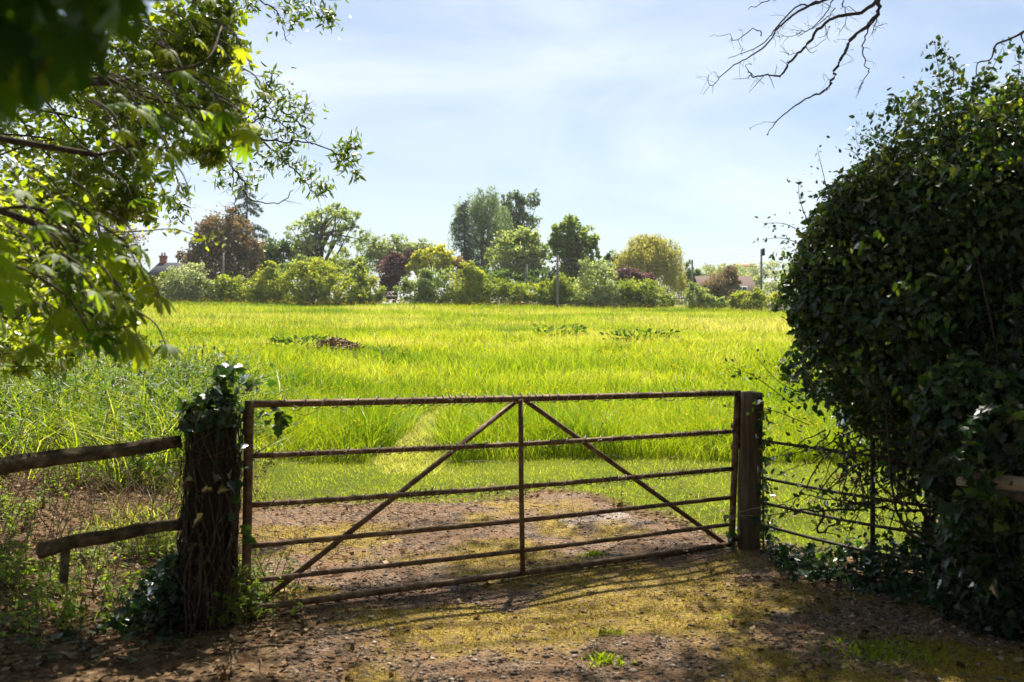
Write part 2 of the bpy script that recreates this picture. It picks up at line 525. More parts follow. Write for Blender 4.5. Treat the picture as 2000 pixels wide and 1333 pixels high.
def drive_material():
    m, N, K, out = nodes('gravel_and_moss')
    tc = N.new('ShaderNodeTexCoord')
    am = N.new('ShaderNodeAttribute'); am.attribute_name = 'moss'
    aw = N.new('ShaderNodeAttribute'); aw.attribute_name = 'bare'
    vo = N.new('ShaderNodeTexVoronoi'); vo.inputs['Scale'].default_value = 42
    v2 = N.new('ShaderNodeTexVoronoi'); v2.inputs['Scale'].default_value = 95
    nz = N.new('ShaderNodeTexNoise'); nz.inputs['Scale'].default_value = 60; nz.inputs['Detail'].default_value = 8; nz.inputs['Roughness'].default_value = .7
    nb = N.new('ShaderNodeTexNoise'); nb.inputs['Scale'].default_value = 3.5; nb.inputs['Detail'].default_value = 6; nb.inputs['Roughness'].default_value = .65
    for q in (vo, v2, nz, nb): K.new(tc.outputs['Object'], q.inputs['Vector'])
    sep = N.new('ShaderNodeSeparateColor'); K.new(v2.outputs['Color'], sep.inputs[0])
    st = ramp(N, [(0, (.03, .018, .011)), (.45, (.10, .060, .034)), (.75, (.21, .135, .08)), (1, (.38, .29, .22))]); K.new(sep.outputs[0], st.inputs['Fac'])
    br = ramp(N, [(.35, (.065, .035, .016)), (.6, (.25, .135, .06))]); K.new(nz.outputs['Fac'], br.inputs['Fac'])
    mx0 = N.new('ShaderNodeMix'); mx0.data_type = 'RGBA'
    f0 = ramp(N, [(.36, (0, 0, 0)), (.56, (.95, .95, .95))]); K.new(nb.outputs['Fac'], f0.inputs['Fac']); K.new(f0.outputs[0], mx0.inputs[0])
    K.new(st.outputs[0], mx0.inputs[6]); K.new(br.outputs[0], mx0.inputs[7])
    ms = ramp(N, [(.32, (.06, .038, .010)), (.5, (.23, .155, .017)), (.68, (.47, .34, .04))]); K.new(nz.outputs['Fac'], ms.inputs['Fac'])
    mx1 = N.new('ShaderNodeMix'); mx1.data_type = 'RGBA'
    brk = ramp(N, [(.38, (.2, .2, .2)), (.50, (1, 1, 1))]); n9 = N.new('ShaderNodeTexNoise'); n9.inputs['Scale'].default_value = 11; n9.inputs['Detail'].default_value = 8; n9.inputs['Roughness'].default_value = .7
    K.new(tc.outputs['Object'], n9.inputs['Vector']); K.new(n9.outputs['Fac'], brk.inputs['Fac'])
    mm = N.new('ShaderNodeMath'); mm.operation = 'MULTIPLY'; K.new(am.outputs['Fac'], mm.inputs[0]); K.new(brk.outputs[0], mm.inputs[1])
    K.new(mm.outputs[0], mx1.inputs[0]); K.new(mx0.outputs[2], mx1.inputs[6]); K.new(ms.outputs[0], mx1.inputs[7])
    cn = ramp(N, [(.3, (.22, .16, .13)), (.6, (.52, .46, .44))]); K.new(nz.outputs['Fac'], cn.inputs['Fac'])
    mx2 = N.new('ShaderNodeMix'); mx2.data_type = 'RGBA'
    K.new(aw.outputs['Fac'], mx2.inputs[0]); K.new(mx1.outputs[2], mx2.inputs[6]); K.new(cn.outputs[0], mx2.inputs[7])
    b = N.new('ShaderNodeBsdfPrincipled'); b.inputs['Roughness'].default_value = .8; b.inputs['Specular IOR Level'].default_value = .25
    ad = N.new('ShaderNodeMath'); ad.operation = 'SUBTRACT'; K.new(nz.outputs['Fac'], ad.inputs[0]); K.new(vo.outputs['Distance'], ad.inputs[1])
    bp = N.new('ShaderNodeBump'); bp.inputs['Strength'].default_value = 1; bp.inputs['Distance'].default_value = .018
    K.new(ad.outputs[0], bp.inputs['Height']); K.new(bp.outputs[0], b.inputs['Normal'])
    K.new(mx2.outputs[2], b.inputs['Base Color']); K.new(b.outputs[0], out.inputs['Surface'])
    return m


d_o = sheet('gravel_drive', np.arange(-3, 4.6, .035), np.arange(2.0, 9.9, .035), .005, drive_material(),
            lambda x, y: drive_in(x, y) > 0, {'moss': moss_mask, 'bare': wet_mask})
tag(d_o, None, None, None, 'structure')


# ---------------------------------------------------------------- grass
def blades(mb, x, y, h, w, lean, rnd, seg=2, z0=None):
    n = len(x)
    z = ground(x, y) if z0 is None else z0
    yaw = rng.uniform(0, 2 * math.pi, n); ld = rng.uniform(0, 2 * math.pi, n)
    wx, wy = np.cos(yaw) * w / 2, np.sin(yaw) * w / 2
    base = np.c_[x, y, z - .01]
    W = np.c_[wx, wy, 0 * wx]
    D = np.c_[np.cos(ld), np.sin(ld), 0 * ld]
    pts = lambda t: base + D * (lean * h * t * t)[:, None] + np.array([0, 0, 1.]) * (h * t * (1 - .25 * lean * t))[:, None]
    if seg == 1:
        V = np.stack([base - W, base + W, pts(np.ones(n))], 1)
        L = np.arange(3 * n); T = np.full(n, 3); k = 3
    else:
        m = pts(np.full(n, .55))
        V = np.stack([base - W * .8, base + W * .8, m + W, m - W, pts(np.ones(n))], 1)
        o = (np.arange(n) * 5)[:, None]
        L = np.concatenate([o + [0, 1, 2, 3], o + [3, 2, 4]], 1).ravel(); T = np.tile([4, 3], n); k = 5
    mb.add(V.reshape(-1, 3), L, T, np.repeat(rnd, k))


def field_pts(y0, y1, n, over=1.25, lo=-99):
    y = np.sqrt(rng.uniform(y0 * y0, y1 * y1, n))
    x = rng.uniform(-1, 1, n) * (y * .515 * over + 1.0)
    k = (x > np.interp(y, [9, 11, 14, 20, 24, 30], [-3.0, -3.2, -3.8, -7, -12, -40])) & (x > lo)
    return x[k], y[k]


G_stops = [(0, (.03, .075, .006)), (.4, (.09, .15, .008)), (.75, (.19, .225, .012)), (1, (.36, .31, .09))]
G_trans = [(0, (.10, .24, .004)), (.4, (.39, .52, .008)), (.75, (.61, .68, .016)), (1, (.72, .69, .12))]
M_grass = leaf_mat('meadow_grass_blade', G_stops, G_trans, .52, .5, .05)
mb = MB()
for (y0, y1, n, w, hs, seg) in ((11.0, 13, 70000, .0060, .60, 2), (13, 15, 45000, .0072, .56, 2), (15, 18, 45000, .009, .50, 2), (18, 25, 70000, .013, .46, 2), (25, 38, 105000, .016, .42, 2), (38, 79.5, 190000, .026, .38, 1)):
    x, y = field_pts(y0, y1, n)
    clump = fbm(x, y, .55, 71)
    big = fbm(x, y, 5.0, 81)
    k = (y > tall_from(x)) & ~path_at(x, y) & (rng.random(len(x)) < .35 + 1.1 * clump)
    x, y, clump, big = x[k], y[k], clump[k], big[k]
    edge = np.clip((y - tall_from(x)) / .3, .7, 1)
    patch = fbm(x, y, 1.7, 89)
    h = hs * (.55 + .9 * patch) * (1.12 if y0 < 13 else 1) * (.45 + .75 * clump) * rng.uniform(.6, 1.15, len(x)) * edge * (.75 + .5 * big)
    streak = fbm(x / 4.5, y, 2.6, 86)
    col = np.clip(rng.normal(.51, .18, len(x)) + (patch - .5) * -.55 - (.10 if y0 < 13 else 0) + (big - .5) * 1.0 - (clump - .5) * .5 + (streak - .5) * 1.75 * np.clip((y - 22) / 14, 0, 1) + np.clip((y - 18) / 80, 0, .14), 0, 1)
    blades(mb, x, y, h, w * rng.uniform(.7, 1.3, len(x)), rng.uniform(.1, 1.0, len(x)) ** 1.2 * (1.25 if y0 < 15 else 1), col, seg)
o = mb.build('meadow_grass', M_grass)
tag(o, 'tall sunlit yellow green grass filling the meadow beyond the gate', 'grass', None, 'stuff')

mb = MB()
x, y = field_pts(7.4, 12.3, 120000, 1.3)
k = (grass_mask(x, y) > rng.random(len(x)) * .8 + .15) & (drive_in(x, y) < .12)
x, y = x[k], y[k]
p = fbm(x, y, .5, 91)
h = .03 + .05 * p * rng.random(len(x)) + .05 * (rng.random(len(x)) < .04)
blades(mb, x, y, h, .006 * rng.uniform(.7, 1.4, len(x)), rng.uniform(.2, .9, len(x)), np.clip(rng.normal(.62, .2, len(x)) + (p - .5) * .5, 0, 1), 1)
xp, yp = rng.uniform(-4, 0, 60000), rng.uniform(10.5, 22, 60000)
k = path_at(xp, yp); xp, yp = xp[k], yp[k]
blades(mb, xp, yp, rng.uniform(.04, .15, len(xp)), .007, rng.uniform(.6, 1.4, len(xp)), np.clip(rng.normal(1.0, .12, len(xp)), 0, 1), 1)
o = mb.build('mown_grass', M_grass)
tag(o, 'short trodden grass strip between the drive and the tall meadow', 'grass', None, 'stuff')

# buttercups and pale seed heads
HEX = (np.array([[math.cos(a), math.sin(a), .25] for a in np.arange(6) * math.pi / 3] + [[0, 0, 0]]) * .5, [[6, i, (i + 1) % 6] for i in range(6)])


def flowers(name, n, size, mat, label, cat, hz, seed, tmpl=HEX, y0=11.6):
    mb = MB()
    y = y0 + (78 - y0) * rng.random(n) ** 1.5
    x = rng.uniform(-1, 1, n) * (y * .56 + 1)
    k = (fbm(x, y, 3.2, seed) + rng.normal(0, .07, n) > .52) & ~path_at(x, y) & (y > tall_from(x) + .15) & (x > np.interp(y, [9, 14, 20, 24, 30], [-3.0, -3.8, -7, -12, -40]))
    x, y = x[k], y[k]
    z = ground(x, y) + hz * rng.uniform(.65, 1.15, len(x))
    scat(mb, tmpl, np.c_[x, y, z], rdir(len(x)) * [1, 1, .3], unit(rng.normal(size=(len(x), 3)) * .5 + [0, -.2, 1]), size * (1 + y / 28) * rng.uniform(.7, 1.3, len(x)), rng.random(len(x)))
    o = mb.build(name, mat)
    return tag(o, label, cat, None, 'stuff')


M_butter = leaf_mat('buttercup_petal', [(0, (.62, .40, .004)), (1, (.74, .52, .008))], [(0, (.62, .40, .004)), (1, (.70, .52, .008))], .4, .5, .03)
flowers('buttercups', 34000, .017, M_butter, 'tiny yellow buttercups dotted through the tall meadow grass', 'flowers', .40, 101)
M_seed = leaf_mat('seed_head', [(0, (.26, .23, .10)), (1, (.38, .34, .20))], [(0, (.32, .30, .10)), (1, (.48, .44, .22))], .45, .6, .1)
flowers('seed_heads', 12000, .016, M_seed, 'pale grass seed heads and white blooms in the meadow', 'flowers', .44, 131, SLIM)

# broad-leaved docks and darker tussocks in the meadow
M_dock = leaf_mat('dock_leaf', [(0, (.04, .10, .012)), (1, (.09, .17, .02))], None, .5, .5, .08)
def plant_clump(name, px, py, n, size, label, cat, spread=.45, mat=None):
    best = min(((abs(float(ground(0 + P(px, py, q)[0], q)) - P(px, py, q)[2]), q) for q in np.arange(11.6, 70, .2)))[1]
    c = P(px, py, best); c[2] = float(ground(c[0], c[1]))
    mb = MB()
    a = rng.uniform(0, 2 * math.pi, n); rr = spread * np.sqrt(rng.random(n))
    pos = c + np.c_[np.cos(a) * rr * 1.6, np.sin(a) * rr, rng.uniform(.05, .42, n)]
    scat(mb, OVATE, pos, np.c_[np.cos(a), np.sin(a), rng.uniform(.2, 1.2, n)], rdir(n) + [0, 0, 1.2], size * rng.uniform(.6, 1.2, n), rng.random(n))
    t = thing(name, c, label, cat, 'broad leaved weeds in the meadow')
    mb.build('leaves', mat or M_dock, t)
    for i in range(7):
        st = MB()
        q = c + [rng.normal() * spread * .7, rng.normal() * spread * .4, 0]
        tube(st, crv([q - [0, 0, .02], q + [rng.normal() * .04, 0, .2], q + [rng.normal() * .08, 0, .42]], 3), .006, .003, 5)
        st.build('stalk', M_stem, t)
    return t


plant_clump('dock_plant', 590, 692, 150, .17, 'leafy green dock clump left of the dead straw heap', 'weed', .5)
plant_clump('dock_plant', 755, 712, 70, .14, 'small dark dock clump right of the dead straw heap', 'weed', .35)
plant_clump('dock_plant', 1095, 660, 120, .20, 'dark tussock in the middle of the meadow below the twin rounded trees', 'weed', .6)
plant_clump('dock_plant', 1250, 672, 130, .20, 'dark broad leaved tussock in the meadow below the yellow willow', 'weed', .8)

# heap of dead straw
hc = P(655, 706, 25.5); hc[2] = float(ground(hc[0], hc[1]))
mb = MB()
n = 1500
a = rng.uniform(0, 2 * math.pi, n); rr = np.sqrt(rng.random(n))
hx, hy = np.cos(a) * rr * .62, np.sin(a) * rr * .5
hz = .27 * (1 - rr ** 1.6) * (.8 + .4 * vn(hx, hy, .2, 7)) + .16
scat(mb, SLIM, hc + np.c_[hx, hy, hz * rng.uniform(.4, 1.1, n)], np.c_[rng.normal(size=(n, 2)), rng.normal(size=n) * .35], rdir(n), rng.uniform(.10, .24, n), rng.random(n))
M_straw = rnd_mat('dead_straw', [(0, (.08, .05, .03)), (.5, (.24, .16, .10)), (1, (.48, .38, .26))])
tag(mb.build('straw_heap', M_straw), 'low brown heap of dead straw lying in the meadow', 'straw heap')


# ---------------------------------------------------------------- trees, shrubs and hedges beyond the meadow
def pxblobs(bl, Y, dep=.8):
    out = []
    for (px, py, rx, ry) in bl:
        c = P(px, py, Y)
        r = rx * Y / F
        out.append([*c, r, max(r * dep, .6 if Y > 20 else .1), ry * Y / F])
    return np.array(out)


def cloud(mb, B, ncl, nl, size, spread=.22, shell=.55, tm=DIAM, droop=0.0, flat=0.6, rnd0=.5, rv=.18):
    """leaf clumps through the volume of ellipsoids B; returns the clump centres"""
    w = B[:, 3] * B[:, 5]; w = w / w.sum()
    bi = rng.choice(len(B), ncl, p=w)
    d = rdir(ncl); r = shell + (1 - shell) * np.sqrt(rng.random(ncl))
    r = np.where(rng.random(ncl) < .25, rng.random(ncl) ** .5 * .9, r)
    C = B[bi, :3] + d * r[:, None] * B[bi, 3:6]
    sz = spread * np.minimum(B[bi, 3], B[bi, 5]) * rng.uniform(.6, 1.4, ncl)
    ci = rng.integers(0, ncl, nl)
    q = rng.normal(size=(nl, 3)) * [1, 1, flat]
    q = q / (1 + .35 * np.linalg.norm(q, axis=1, keepdims=True))
    pos = C[ci] + q * sz[ci][:, None]
    pos[:, 2] -= droop * rng.random(nl) ** 2 * sz[ci] * 3
    ax = unit(rdir(nl) + [0, 0, -.25] + q * .5)
    cl = rng.normal(0, .10, ncl)
    rv_ = np.clip(rnd0 + cl[ci] + rng.normal(0, rv, nl), 0, 1)
    scat(mb, tm, pos, ax, rdir(nl) + [0, 0, .8], size * rng.uniform(.6, 1.35, nl), rv_)
    return C


def strands(mb, B, ns, per, size, length, rnd0=.5, tm=SLIM):
    """weeping shoots hanging from the upper shell of B"""
    w = B[:, 3] * B[:, 5]; w = w / w.sum()
    bi = rng.choice(len(B), ns, p=w)
    d = rdir(ns); d[:, 2] = np.abs(d[:, 2]) * 1.1 - .25; d = unit(d)
    top = B[bi, :3] + d * rng.uniform(.55, 1.02, ns)[:, None] * B[bi, 3:6]
    ln = length * rng.uniform(.4, 1.2, ns)
    t = rng.random((ns, per))
    out = unit(d * [1, 1, 0]) * .22
    pos = top[:, None, :] + out[:, None, :] * (ln[:, None] * t)[..., None] + rng.normal(size=(ns, per, 3)) * .10
    pos[..., 2] -= ln[:, None] * t
    pos = pos.reshape(-1, 3)
    n = len(pos)
    scat(mb, tm, pos, rdir(n) * .6 + [0, 0, -1], rdir(n), size * rng.uniform(.6, 1.3, n), np.clip(rnd0 + np.repeat(rng.normal(0, .14, ns), per) + rng.normal(0, .12, n), 0, 1))
    return top


def limbs(mb, base, C, r, fork=.45, n=14, rise=.6):
    """trunk from base to the crown's middle, limbs out to clump centres"""
    mid = C.mean(0)
    top = base + (mid - base) * np.array([.6, .6, fork])
    hi = np.array([mid[0], mid[1], C[:, 2].max() * .75 + mid[2] * .25])
    tr = crv([base - [0, 0, .15], base + (top - base) * .5 + [rng.normal() * r, 0, 0], top, (top + hi) / 2 + [rng.normal() * r * 1.5, 0, 0], hi], 4)
    tube(mb, tr, r, r * .2, 8, .5, .04)
    for c in C[rng.choice(len(C), min(n, len(C)), replace=False)]:
        s = tr[rng.integers(len(tr) // 3, len(tr) - 2)]
        tube(mb, crv([s, s + (c - s) * .5 + np.array([rng.normal() * .2, rng.normal() * .2, rise * .3]), c], 4), r * .38, r * .08, 5, .5, .05)


def leafcol(name, a, b, c=None, tw=.5, tint=(1.9, 1.75, .5), gloss=.06):
    st = [(.1, a), (.9, b)] if c is None else [(.05, a), (.5, b), (.95, c)]
    return leaf_mat(name, st, None, tw, .45, gloss, tint)


L_mid = leafcol('mid_green_leaf', (0.104, 0.165, 0.058), (0.244, 0.305, 0.109))  # far tree greens are lightened and blued to paint in some haze
L_light = leafcol('light_green_leaf', (0.183, 0.256, 0.109), (0.378, 0.427, 0.192), tint=(1.6, 1.55, .7))
L_pale = leafcol('pale_olive_leaf', (0.189, 0.256, 0.120), (0.416, 0.440, 0.268), tint=(1.5, 1.5, .9))
L_gold = leafcol('golden_leaf', (0.244, 0.293, 0.064), (0.464, 0.464, 0.102))
L_dark = leafcol('dark_green_leaf', (0.038, 0.083, 0.032), (0.104, 0.165, 0.059))
L_fir = leafcol('conifer_needle', (0.041, 0.077, 0.059), (0.104, 0.156, 0.120), tw=.25, tint=(1.1, 1.1, .8))
L_rust = leafcol('rusty_leaf', (.08, .105, .045), (.17, .155, .085), (.28, .19, .135), tw=.45, tint=(1.5, 1.1, .7))
L_brown = leafcol('brown_twiggy_leaf', (.13, .12, .065), (.23, .19, .115), (.31, .27, .17), tw=.4, tint=(1.4, 1.2, .7))
L_plum = leafcol('purple_leaf', (.075, .045, .045), (.135, .082, .08), (.21, .145, .135), tw=.45, tint=(1.3, .9, .95))
L_birch = leafcol('birch_leaf', (0.123, 0.174, 0.094), (0.283, 0.349, 0.201), tint=(1.3, 1.35, .8))
L_willow = leafcol('willow_leaf', (0.256, 0.281, 0.090), (0.488, 0.464, 0.179), tint=(1.5, 1.4, .55))
L_blossom = leafcol('blossom_leaf', (.10, .165, .045), (.24, .30, .10), (.58, .60, .40), tint=(1.4, 1.45, .7))
L_hedge = leafcol('hedge_leaf', (0.095, 0.165, 0.037), (0.246, 0.312, 0.067), (0.473, 0.477, 0.094), tint=(1.6, 1.5, .45))


def shrub(name, label, cat, Y, bl, mat, ncl, nl, size, spread=.3, tr=.10, nlimb=10, group=None, style='cloud', part='crown', shell=.55, rnd0=.5, length=2.0, base_px=None, droop=0.0, rough_edge=True):
    B0 = B = pxblobs(bl, Y)
    ex = []
    for E in B0:
        for k in range(7 if style != 'weep' else 3):
            d = rdir(1)[0]; d[1] *= .5; d[2] = d[2] if d[2] > -.2 else -d[2]
            q = rng.uniform(.22, .46)
            ex.append([*(E[:3] + d * E[3:6] * rng.uniform(.75, 1.02)), E[3] * q, E[4] * q, E[5] * q * rng.uniform(.8, 1.4)])
    if rough_edge: B = np.vstack([B0 * [1, 1, 1, .93, .93, .90], np.array(ex)])
    bx = P(base_px, 600, Y)[0] if base_px else float((B0[:, 0] * B0[:, 3]).sum() / B0[:, 3].sum())
    base = np.array([bx, Y, float(ground(bx, Y))])
    t = thing(name, base, label, cat, group)
    mb = MB()
    hedge = name in ('field_hedge', 'hedge_bush')
    nl, size, ncl = int(nl * (1.9 if hedge else 1.5)), size * 1.12, int(ncl * (1.15 if hedge else 1.9))
    spread *= 1.0 if hedge else .85
    if hedge:
        B = np.vstack([B, [[E[0], E[1] + .15, float(ground(E[0], E[1])) + .4, E[3] * 1.05, .8, .6] for E in B0]])
    if style == 'weep':
        C = strands(mb, B, ncl, max(4, nl // ncl), size, length, rnd0)
        cloud(mb, B, ncl // 5, nl // 3, size, spread, .3, SLIM, 1.0, rnd0=rnd0)
    else:
        C = cloud(mb, B, ncl, nl, size, spread, shell, rnd0=rnd0, droop=droop)
    mb.build(part, mat, t)
    if tr:
        tb = MB()
        limbs(tb, base, C, tr, n=nlimb)
        tb.build('trunk', M_bark, t)
    return t


def conifer(name, label, Y, px, top, bot, rpx, mat, n=900, droop=.5, wide=.35):
    base3 = P(px, bot, Y)
    base = np.array([base3[0], Y, float(ground(base3[0], Y))])
    t = thing(name, base, label, 'conifer')
    ztop = P(px, top, Y)[2]; zb = base[2] + .5; Rm = rpx * Y / F
    mb, tb = MB(), MB()
    tube(tb, crv([base - [0, 0, .2], base * [1, 1, .5] + np.array([0, 0, ztop * .5]), [base[0] + .1, base[1], ztop]], 4), .22, .03, 8)
    nb = 75
    for i in range(nb):
        f = (i + rng.random()) / nb
        z = zb + (ztop - zb) * f
        ln = Rm * (1 - f) ** .75 * rng.uniform(.55, 1.15) + .25
        az = rng.uniform(0, 2 * math.pi)
        d = np.array([math.cos(az), math.sin(az), 0])
        s = np.array([base[0], base[1], z])
        e = s + d * ln + [0, 0, ln * (.15 - droop * rng.uniform(.2, .8))]
        br = crv([s, (s + e) / 2 + [0, 0, ln * .12], e], 5)
        tube(tb, br, .035, .01, 5)
        m = int(n * ln / (Rm * nb) * 6) + 12
        tt = rng.random(m) ** .7
        idx = (tt * (len(br) - 1)).astype(int)
        pos = br[idx] + rng.normal(size=(m, 3)) * [.14, .14, .07] * (1.2 - tt)[:, None] - np.c_[0 * tt, 0 * tt, rng.random(m) * .28]
        scat(mb, SLIM, pos, d * .6 + rdir(m) * .6 + [0, 0, -.6], rdir(m), rng.uniform(.18, .38, m), rng.random(m))
    mb.build('crown', mat, t)
    tb.build('trunk', M_bark, t)
    return t


TG = 'trees beyond the far hedge'
shrub('broadleaf_tree', 'round dense tree with reddish brown new leaves, left of the cedar', 'tree', 86,
      [(432, 500, 62, 60), (432, 450, 48, 44), (400, 530, 40, 55), (470, 540, 36, 55)], L_rust, 240, 9500, .22, .30, .3, 10, TG)
conifer('cedar_tree', 'dark drooping cedar with a spiky top behind the reddish tree', 98, 482, 352, 600, 100, L_fir, 2600, .75)
shrub('broadleaf_tree', 'small dark tree between the cedar and the airy tree', 'tree', 90, [(540, 505, 38, 42), (520, 540, 30, 40)], L_dark, 120, 4200, .20, .3, .16, 6, TG)
shrub('broadleaf_tree', 'airy light green tree whose forked branches show through its crown', 'tree', 90,
      [(590, 455, 32, 26), (645, 435, 46, 32), (685, 470, 26, 36), (620, 490, 60, 26), (585, 505, 24, 30)], L_light, 210, 5600, .20, .22, .30, 46, TG, shell=.75, base_px=636)
shrub('birch_tree', 'thin weeping birch right of the airy forked tree', 'tree', 96, [(714, 480, 20, 36), (708, 520, 24, 20)], L_birch, 90, 1300, .17, .2, .12, 8, None, 'weep', length=2.6)
shrub('broadleaf_tree', 'pale olive tree with feathery top left of the golden shrub', 'tree', 92, [(765, 490, 42, 36), (790, 500, 22, 26), (745, 510, 30, 34)], L_pale, 170, 5200, .20, .26, .22, 10, TG)
shrub('broadleaf_tree', 'low grey green tree far back, left of the dark spruce', 'tree', 125, [(835, 500, 44, 28), (800, 505, 26, 24)], L_pale, 90, 2600, .26, .3, .2, 6, TG)
shrub('purple_shrub', 'dark purple leaved shrub standing in the gap of the far hedge', 'shrub', 84, [(768, 535, 30, 34), (785, 520, 26, 26), (762, 565, 20, 26)], L_plum, 130, 4200, .18, .3, .12, 8, 'purple leaved shrubs')
shrub('golden_shrub', 'yellow green shrub tree above the far hedge, right of the hedge gap', 'shrub', 83, [(845, 510, 32, 26), (815, 522, 18, 24), (870, 522, 20, 20)], L_gold, 110, 3800, .18, .28, .12, 10)
shrub('copper_shrub', 'small copper shrub at the foot of the dark spruce', 'shrub', 88, [(893, 518, 18, 16)], L_rust, 40, 1100, .18, .3, .08, 5, rnd0=.85)
conifer('spruce_tree', 'narrow dark spruce with gaps, left of the tall birch', 94, 907, 392, 600, 56, L_fir, 900, .45)
shrub('birch_tree', 'tallest silver birch with grey green weeping crown in the middle', 'tree', 97,
      [(925, 410, 42, 40), (958, 420, 44, 48), (900, 440, 22, 36), (935, 490, 40, 50), (975, 470, 34, 48), (950, 380, 30, 18)], L_birch, 620, 10500, .20, .22, .34, 16, None, 'weep', length=3.0)
shrub('poplar_tree', 'upright dark poplar with ragged top behind the tall birch', 'tree', 106,
      [(1000, 412, 24, 34), (1028, 408, 20, 32), (1046, 390, 9, 18), (1003, 386, 13, 15), (1020, 440, 34, 30), (985, 430, 24, 40), (1000, 460, 36, 26)], L_birch, 340, 5200, .20, .22, .28, 30, None, rnd0=.25, shell=.4)
shrub('broadleaf_tree', 'rounded bright green tree in front of the tall birch', 'tree', 85,
      [(1010, 492, 50, 50), (985, 505, 32, 40), (1040, 500, 28, 44), (1010, 540, 48, 30)], L_light, 260, 9000, .20, .26, .26, 12, TG)
shrub('broadleaf_tree', 'dark green tree with yellow tipped crown right of the pole', 'tree', 84,
      [(1112, 470, 36, 42), (1100, 500, 34, 45), (1140, 500, 32, 44), (1115, 545, 58, 34)], L_mid, 260, 7800, .22, .22, .28, 22, TG, rnd0=.45)
shrub('willow_tree', 'weeping yellow willow hanging over the right half of the hedge', 'tree', 84,
      [(1265, 490, 56, 36), (1232, 512, 34, 34), (1298, 512, 36, 36), (1316, 545, 20, 30), (1250, 470, 24, 18), (1285, 468, 22, 16)], L_willow, 620, 10500, .19, .22, .3, 16, None, 'weep', length=2.6)
shrub('broadleaf_tree', 'small dark shrub tree at the left edge of the yellow willow', 'tree', 92, [(1196, 508, 14, 18), (1205, 530, 18, 20)], L_dark, 50, 1300, .2, .3, .1, 6, TG)
shrub('purple_shrub', 'plum coloured shrub in front of the yellow willow', 'shrub', 80, [(1222, 545, 22, 24), (1262, 552, 16, 20), (1240, 560, 26, 16)], L_plum, 120, 3600, .17, .28, .1, 6, 'purple leaved shrubs', rnd0=.75)
shrub('broadleaf_tree', 'dark evergreen tree by the small pole right of the willow', 'tree', 97, [(1345, 555, 20, 30), (1362, 548, 16, 20)], L_dark, 80, 2200, .2, .3, .12, 5, TG, rnd0=.7)
shrub('brown_bush', 'round brown twiggy bush in front of the tiled roof', 'shrub', 79, [(1402, 562, 36, 36), (1395, 580, 30, 20)], L_brown, 200, 6500, .13, .26, .10, 26, rnd0=.6)
shrub('broadleaf_tree', 'olive brown tree half hidden behind the left foliage', 'tree', 60, [(235, 440, 50, 62), (215, 500, 60, 70), (180, 400, 50, 50)], L_brown, 190, 5200, .13, .24, .18, 22, TG, rnd0=.75)

shrub('broadleaf_tree', 'low leafy mass behind the hedge under the airy forked tree', 'tree', 82, [(600, 528, 50, 24), (680, 530, 46, 24), (560, 535, 30, 20)], L_mid, 120, 4200, .18, .3, .1, 6, TG, rnd0=.5)
shrub('broadleaf_tree', 'low dull green mass behind the hedge between the spruce and the tallest pole', 'tree', 82, [(960, 545, 50, 22), (1060, 548, 40, 22), (1010, 555, 50, 20)], L_dark, 120, 4200, .18, .3, .1, 6, TG, rnd0=.8)
shrub('broadleaf_tree', 'low green thicket behind the blossoming bush left of the willow', 'tree', 83, [(1180, 540, 34, 22), (1150, 530, 30, 18)], L_pale, 80, 2600, .18, .3, .1, 6, TG, rnd0=.5)
# the field hedge: bushes that read as separate masses, and two clipped runs
HG = 'bushes of the far field hedge'
shrub('field_hedge', 'long low green field hedge left of the hedge gap', 'hedge', 76,
      [(x_, 572 + 4 * math.sin(x_ * .05), 30, 30) for x_ in range(250, 560, 17)], L_hedge, 420, 14000, .15, .45, 0, part='foliage', shell=.4)
shrub('hedge_bush', 'pale leaved bush in the hedge at the far left, under the chimney', 'bush', 75.4, [(365, 555, 40, 42), (335, 570, 36, 32), (400, 575, 22, 26)], L_pale, 130, 4800, .14, .34, .06, 6, HG, rnd0=.6)
shrub('hedge_bush', 'yellow green hedge bush with tall shoots below the small dark tree', 'bush', 75.2, [(530, 555, 26, 34), (515, 575, 34, 26), (528, 528, 9, 22)], L_hedge, 110, 4000, .14, .3, .06, 6, HG, rnd0=.65)
shrub('hedge_bush', 'biggest rounded hedge bush, below the airy forked tree', 'bush', 74.6, [(630, 558, 60, 46), (585, 562, 44, 42), (680, 565, 50, 40), (640, 580, 80, 24)], L_hedge, 300, 12000, .14, .30, .06, 6, HG, rnd0=.58)
shrub('hedge_bush', 'last hedge bush on the left of the hedge gap', 'bush', 74.8, [(722, 570, 28, 34), (710, 582, 36, 22), (700, 535, 14, 20)], L_hedge, 130, 4400, .14, .32, .06, 6, HG, rnd0=.5)
shrub('hedge_bush', 'pale silver topped hedge bush on the right of the hedge gap', 'bush', 74.6, [(848, 562, 36, 38), (810, 575, 32, 30)], L_blossom, 150, 5000, .14, .32, .06, 6, HG, rnd0=.4)
shrub('hedge_bush', 'yellow brown hedge bush below the dark spruce', 'bush', 75.0, [(900, 560, 40, 42), (925, 552, 20, 34), (890, 585, 50, 22)], L_hedge, 170, 6000, .14, .32, .06, 6, HG, rnd0=.62)
shrub('field_hedge', 'long clipped field hedge running right from the spruce to the willow', 'hedge', 76,
      [(x_, 578 + 3 * math.sin(x_ * .07), 28, 28) for x_ in range(930, 1300, 17)], L_hedge, 440, 15500, .14, .45, 0, part='foliage', shell=.4, rnd0=.45)
shrub('hedge_bush', 'upright dull hedge bush behind the tall grey pole', 'bush', 75.2, [(1100, 565, 24, 30), (1075, 575, 26, 26)], L_hedge, 100, 3400, .13, .32, .05, 6, HG, rnd0=.38)
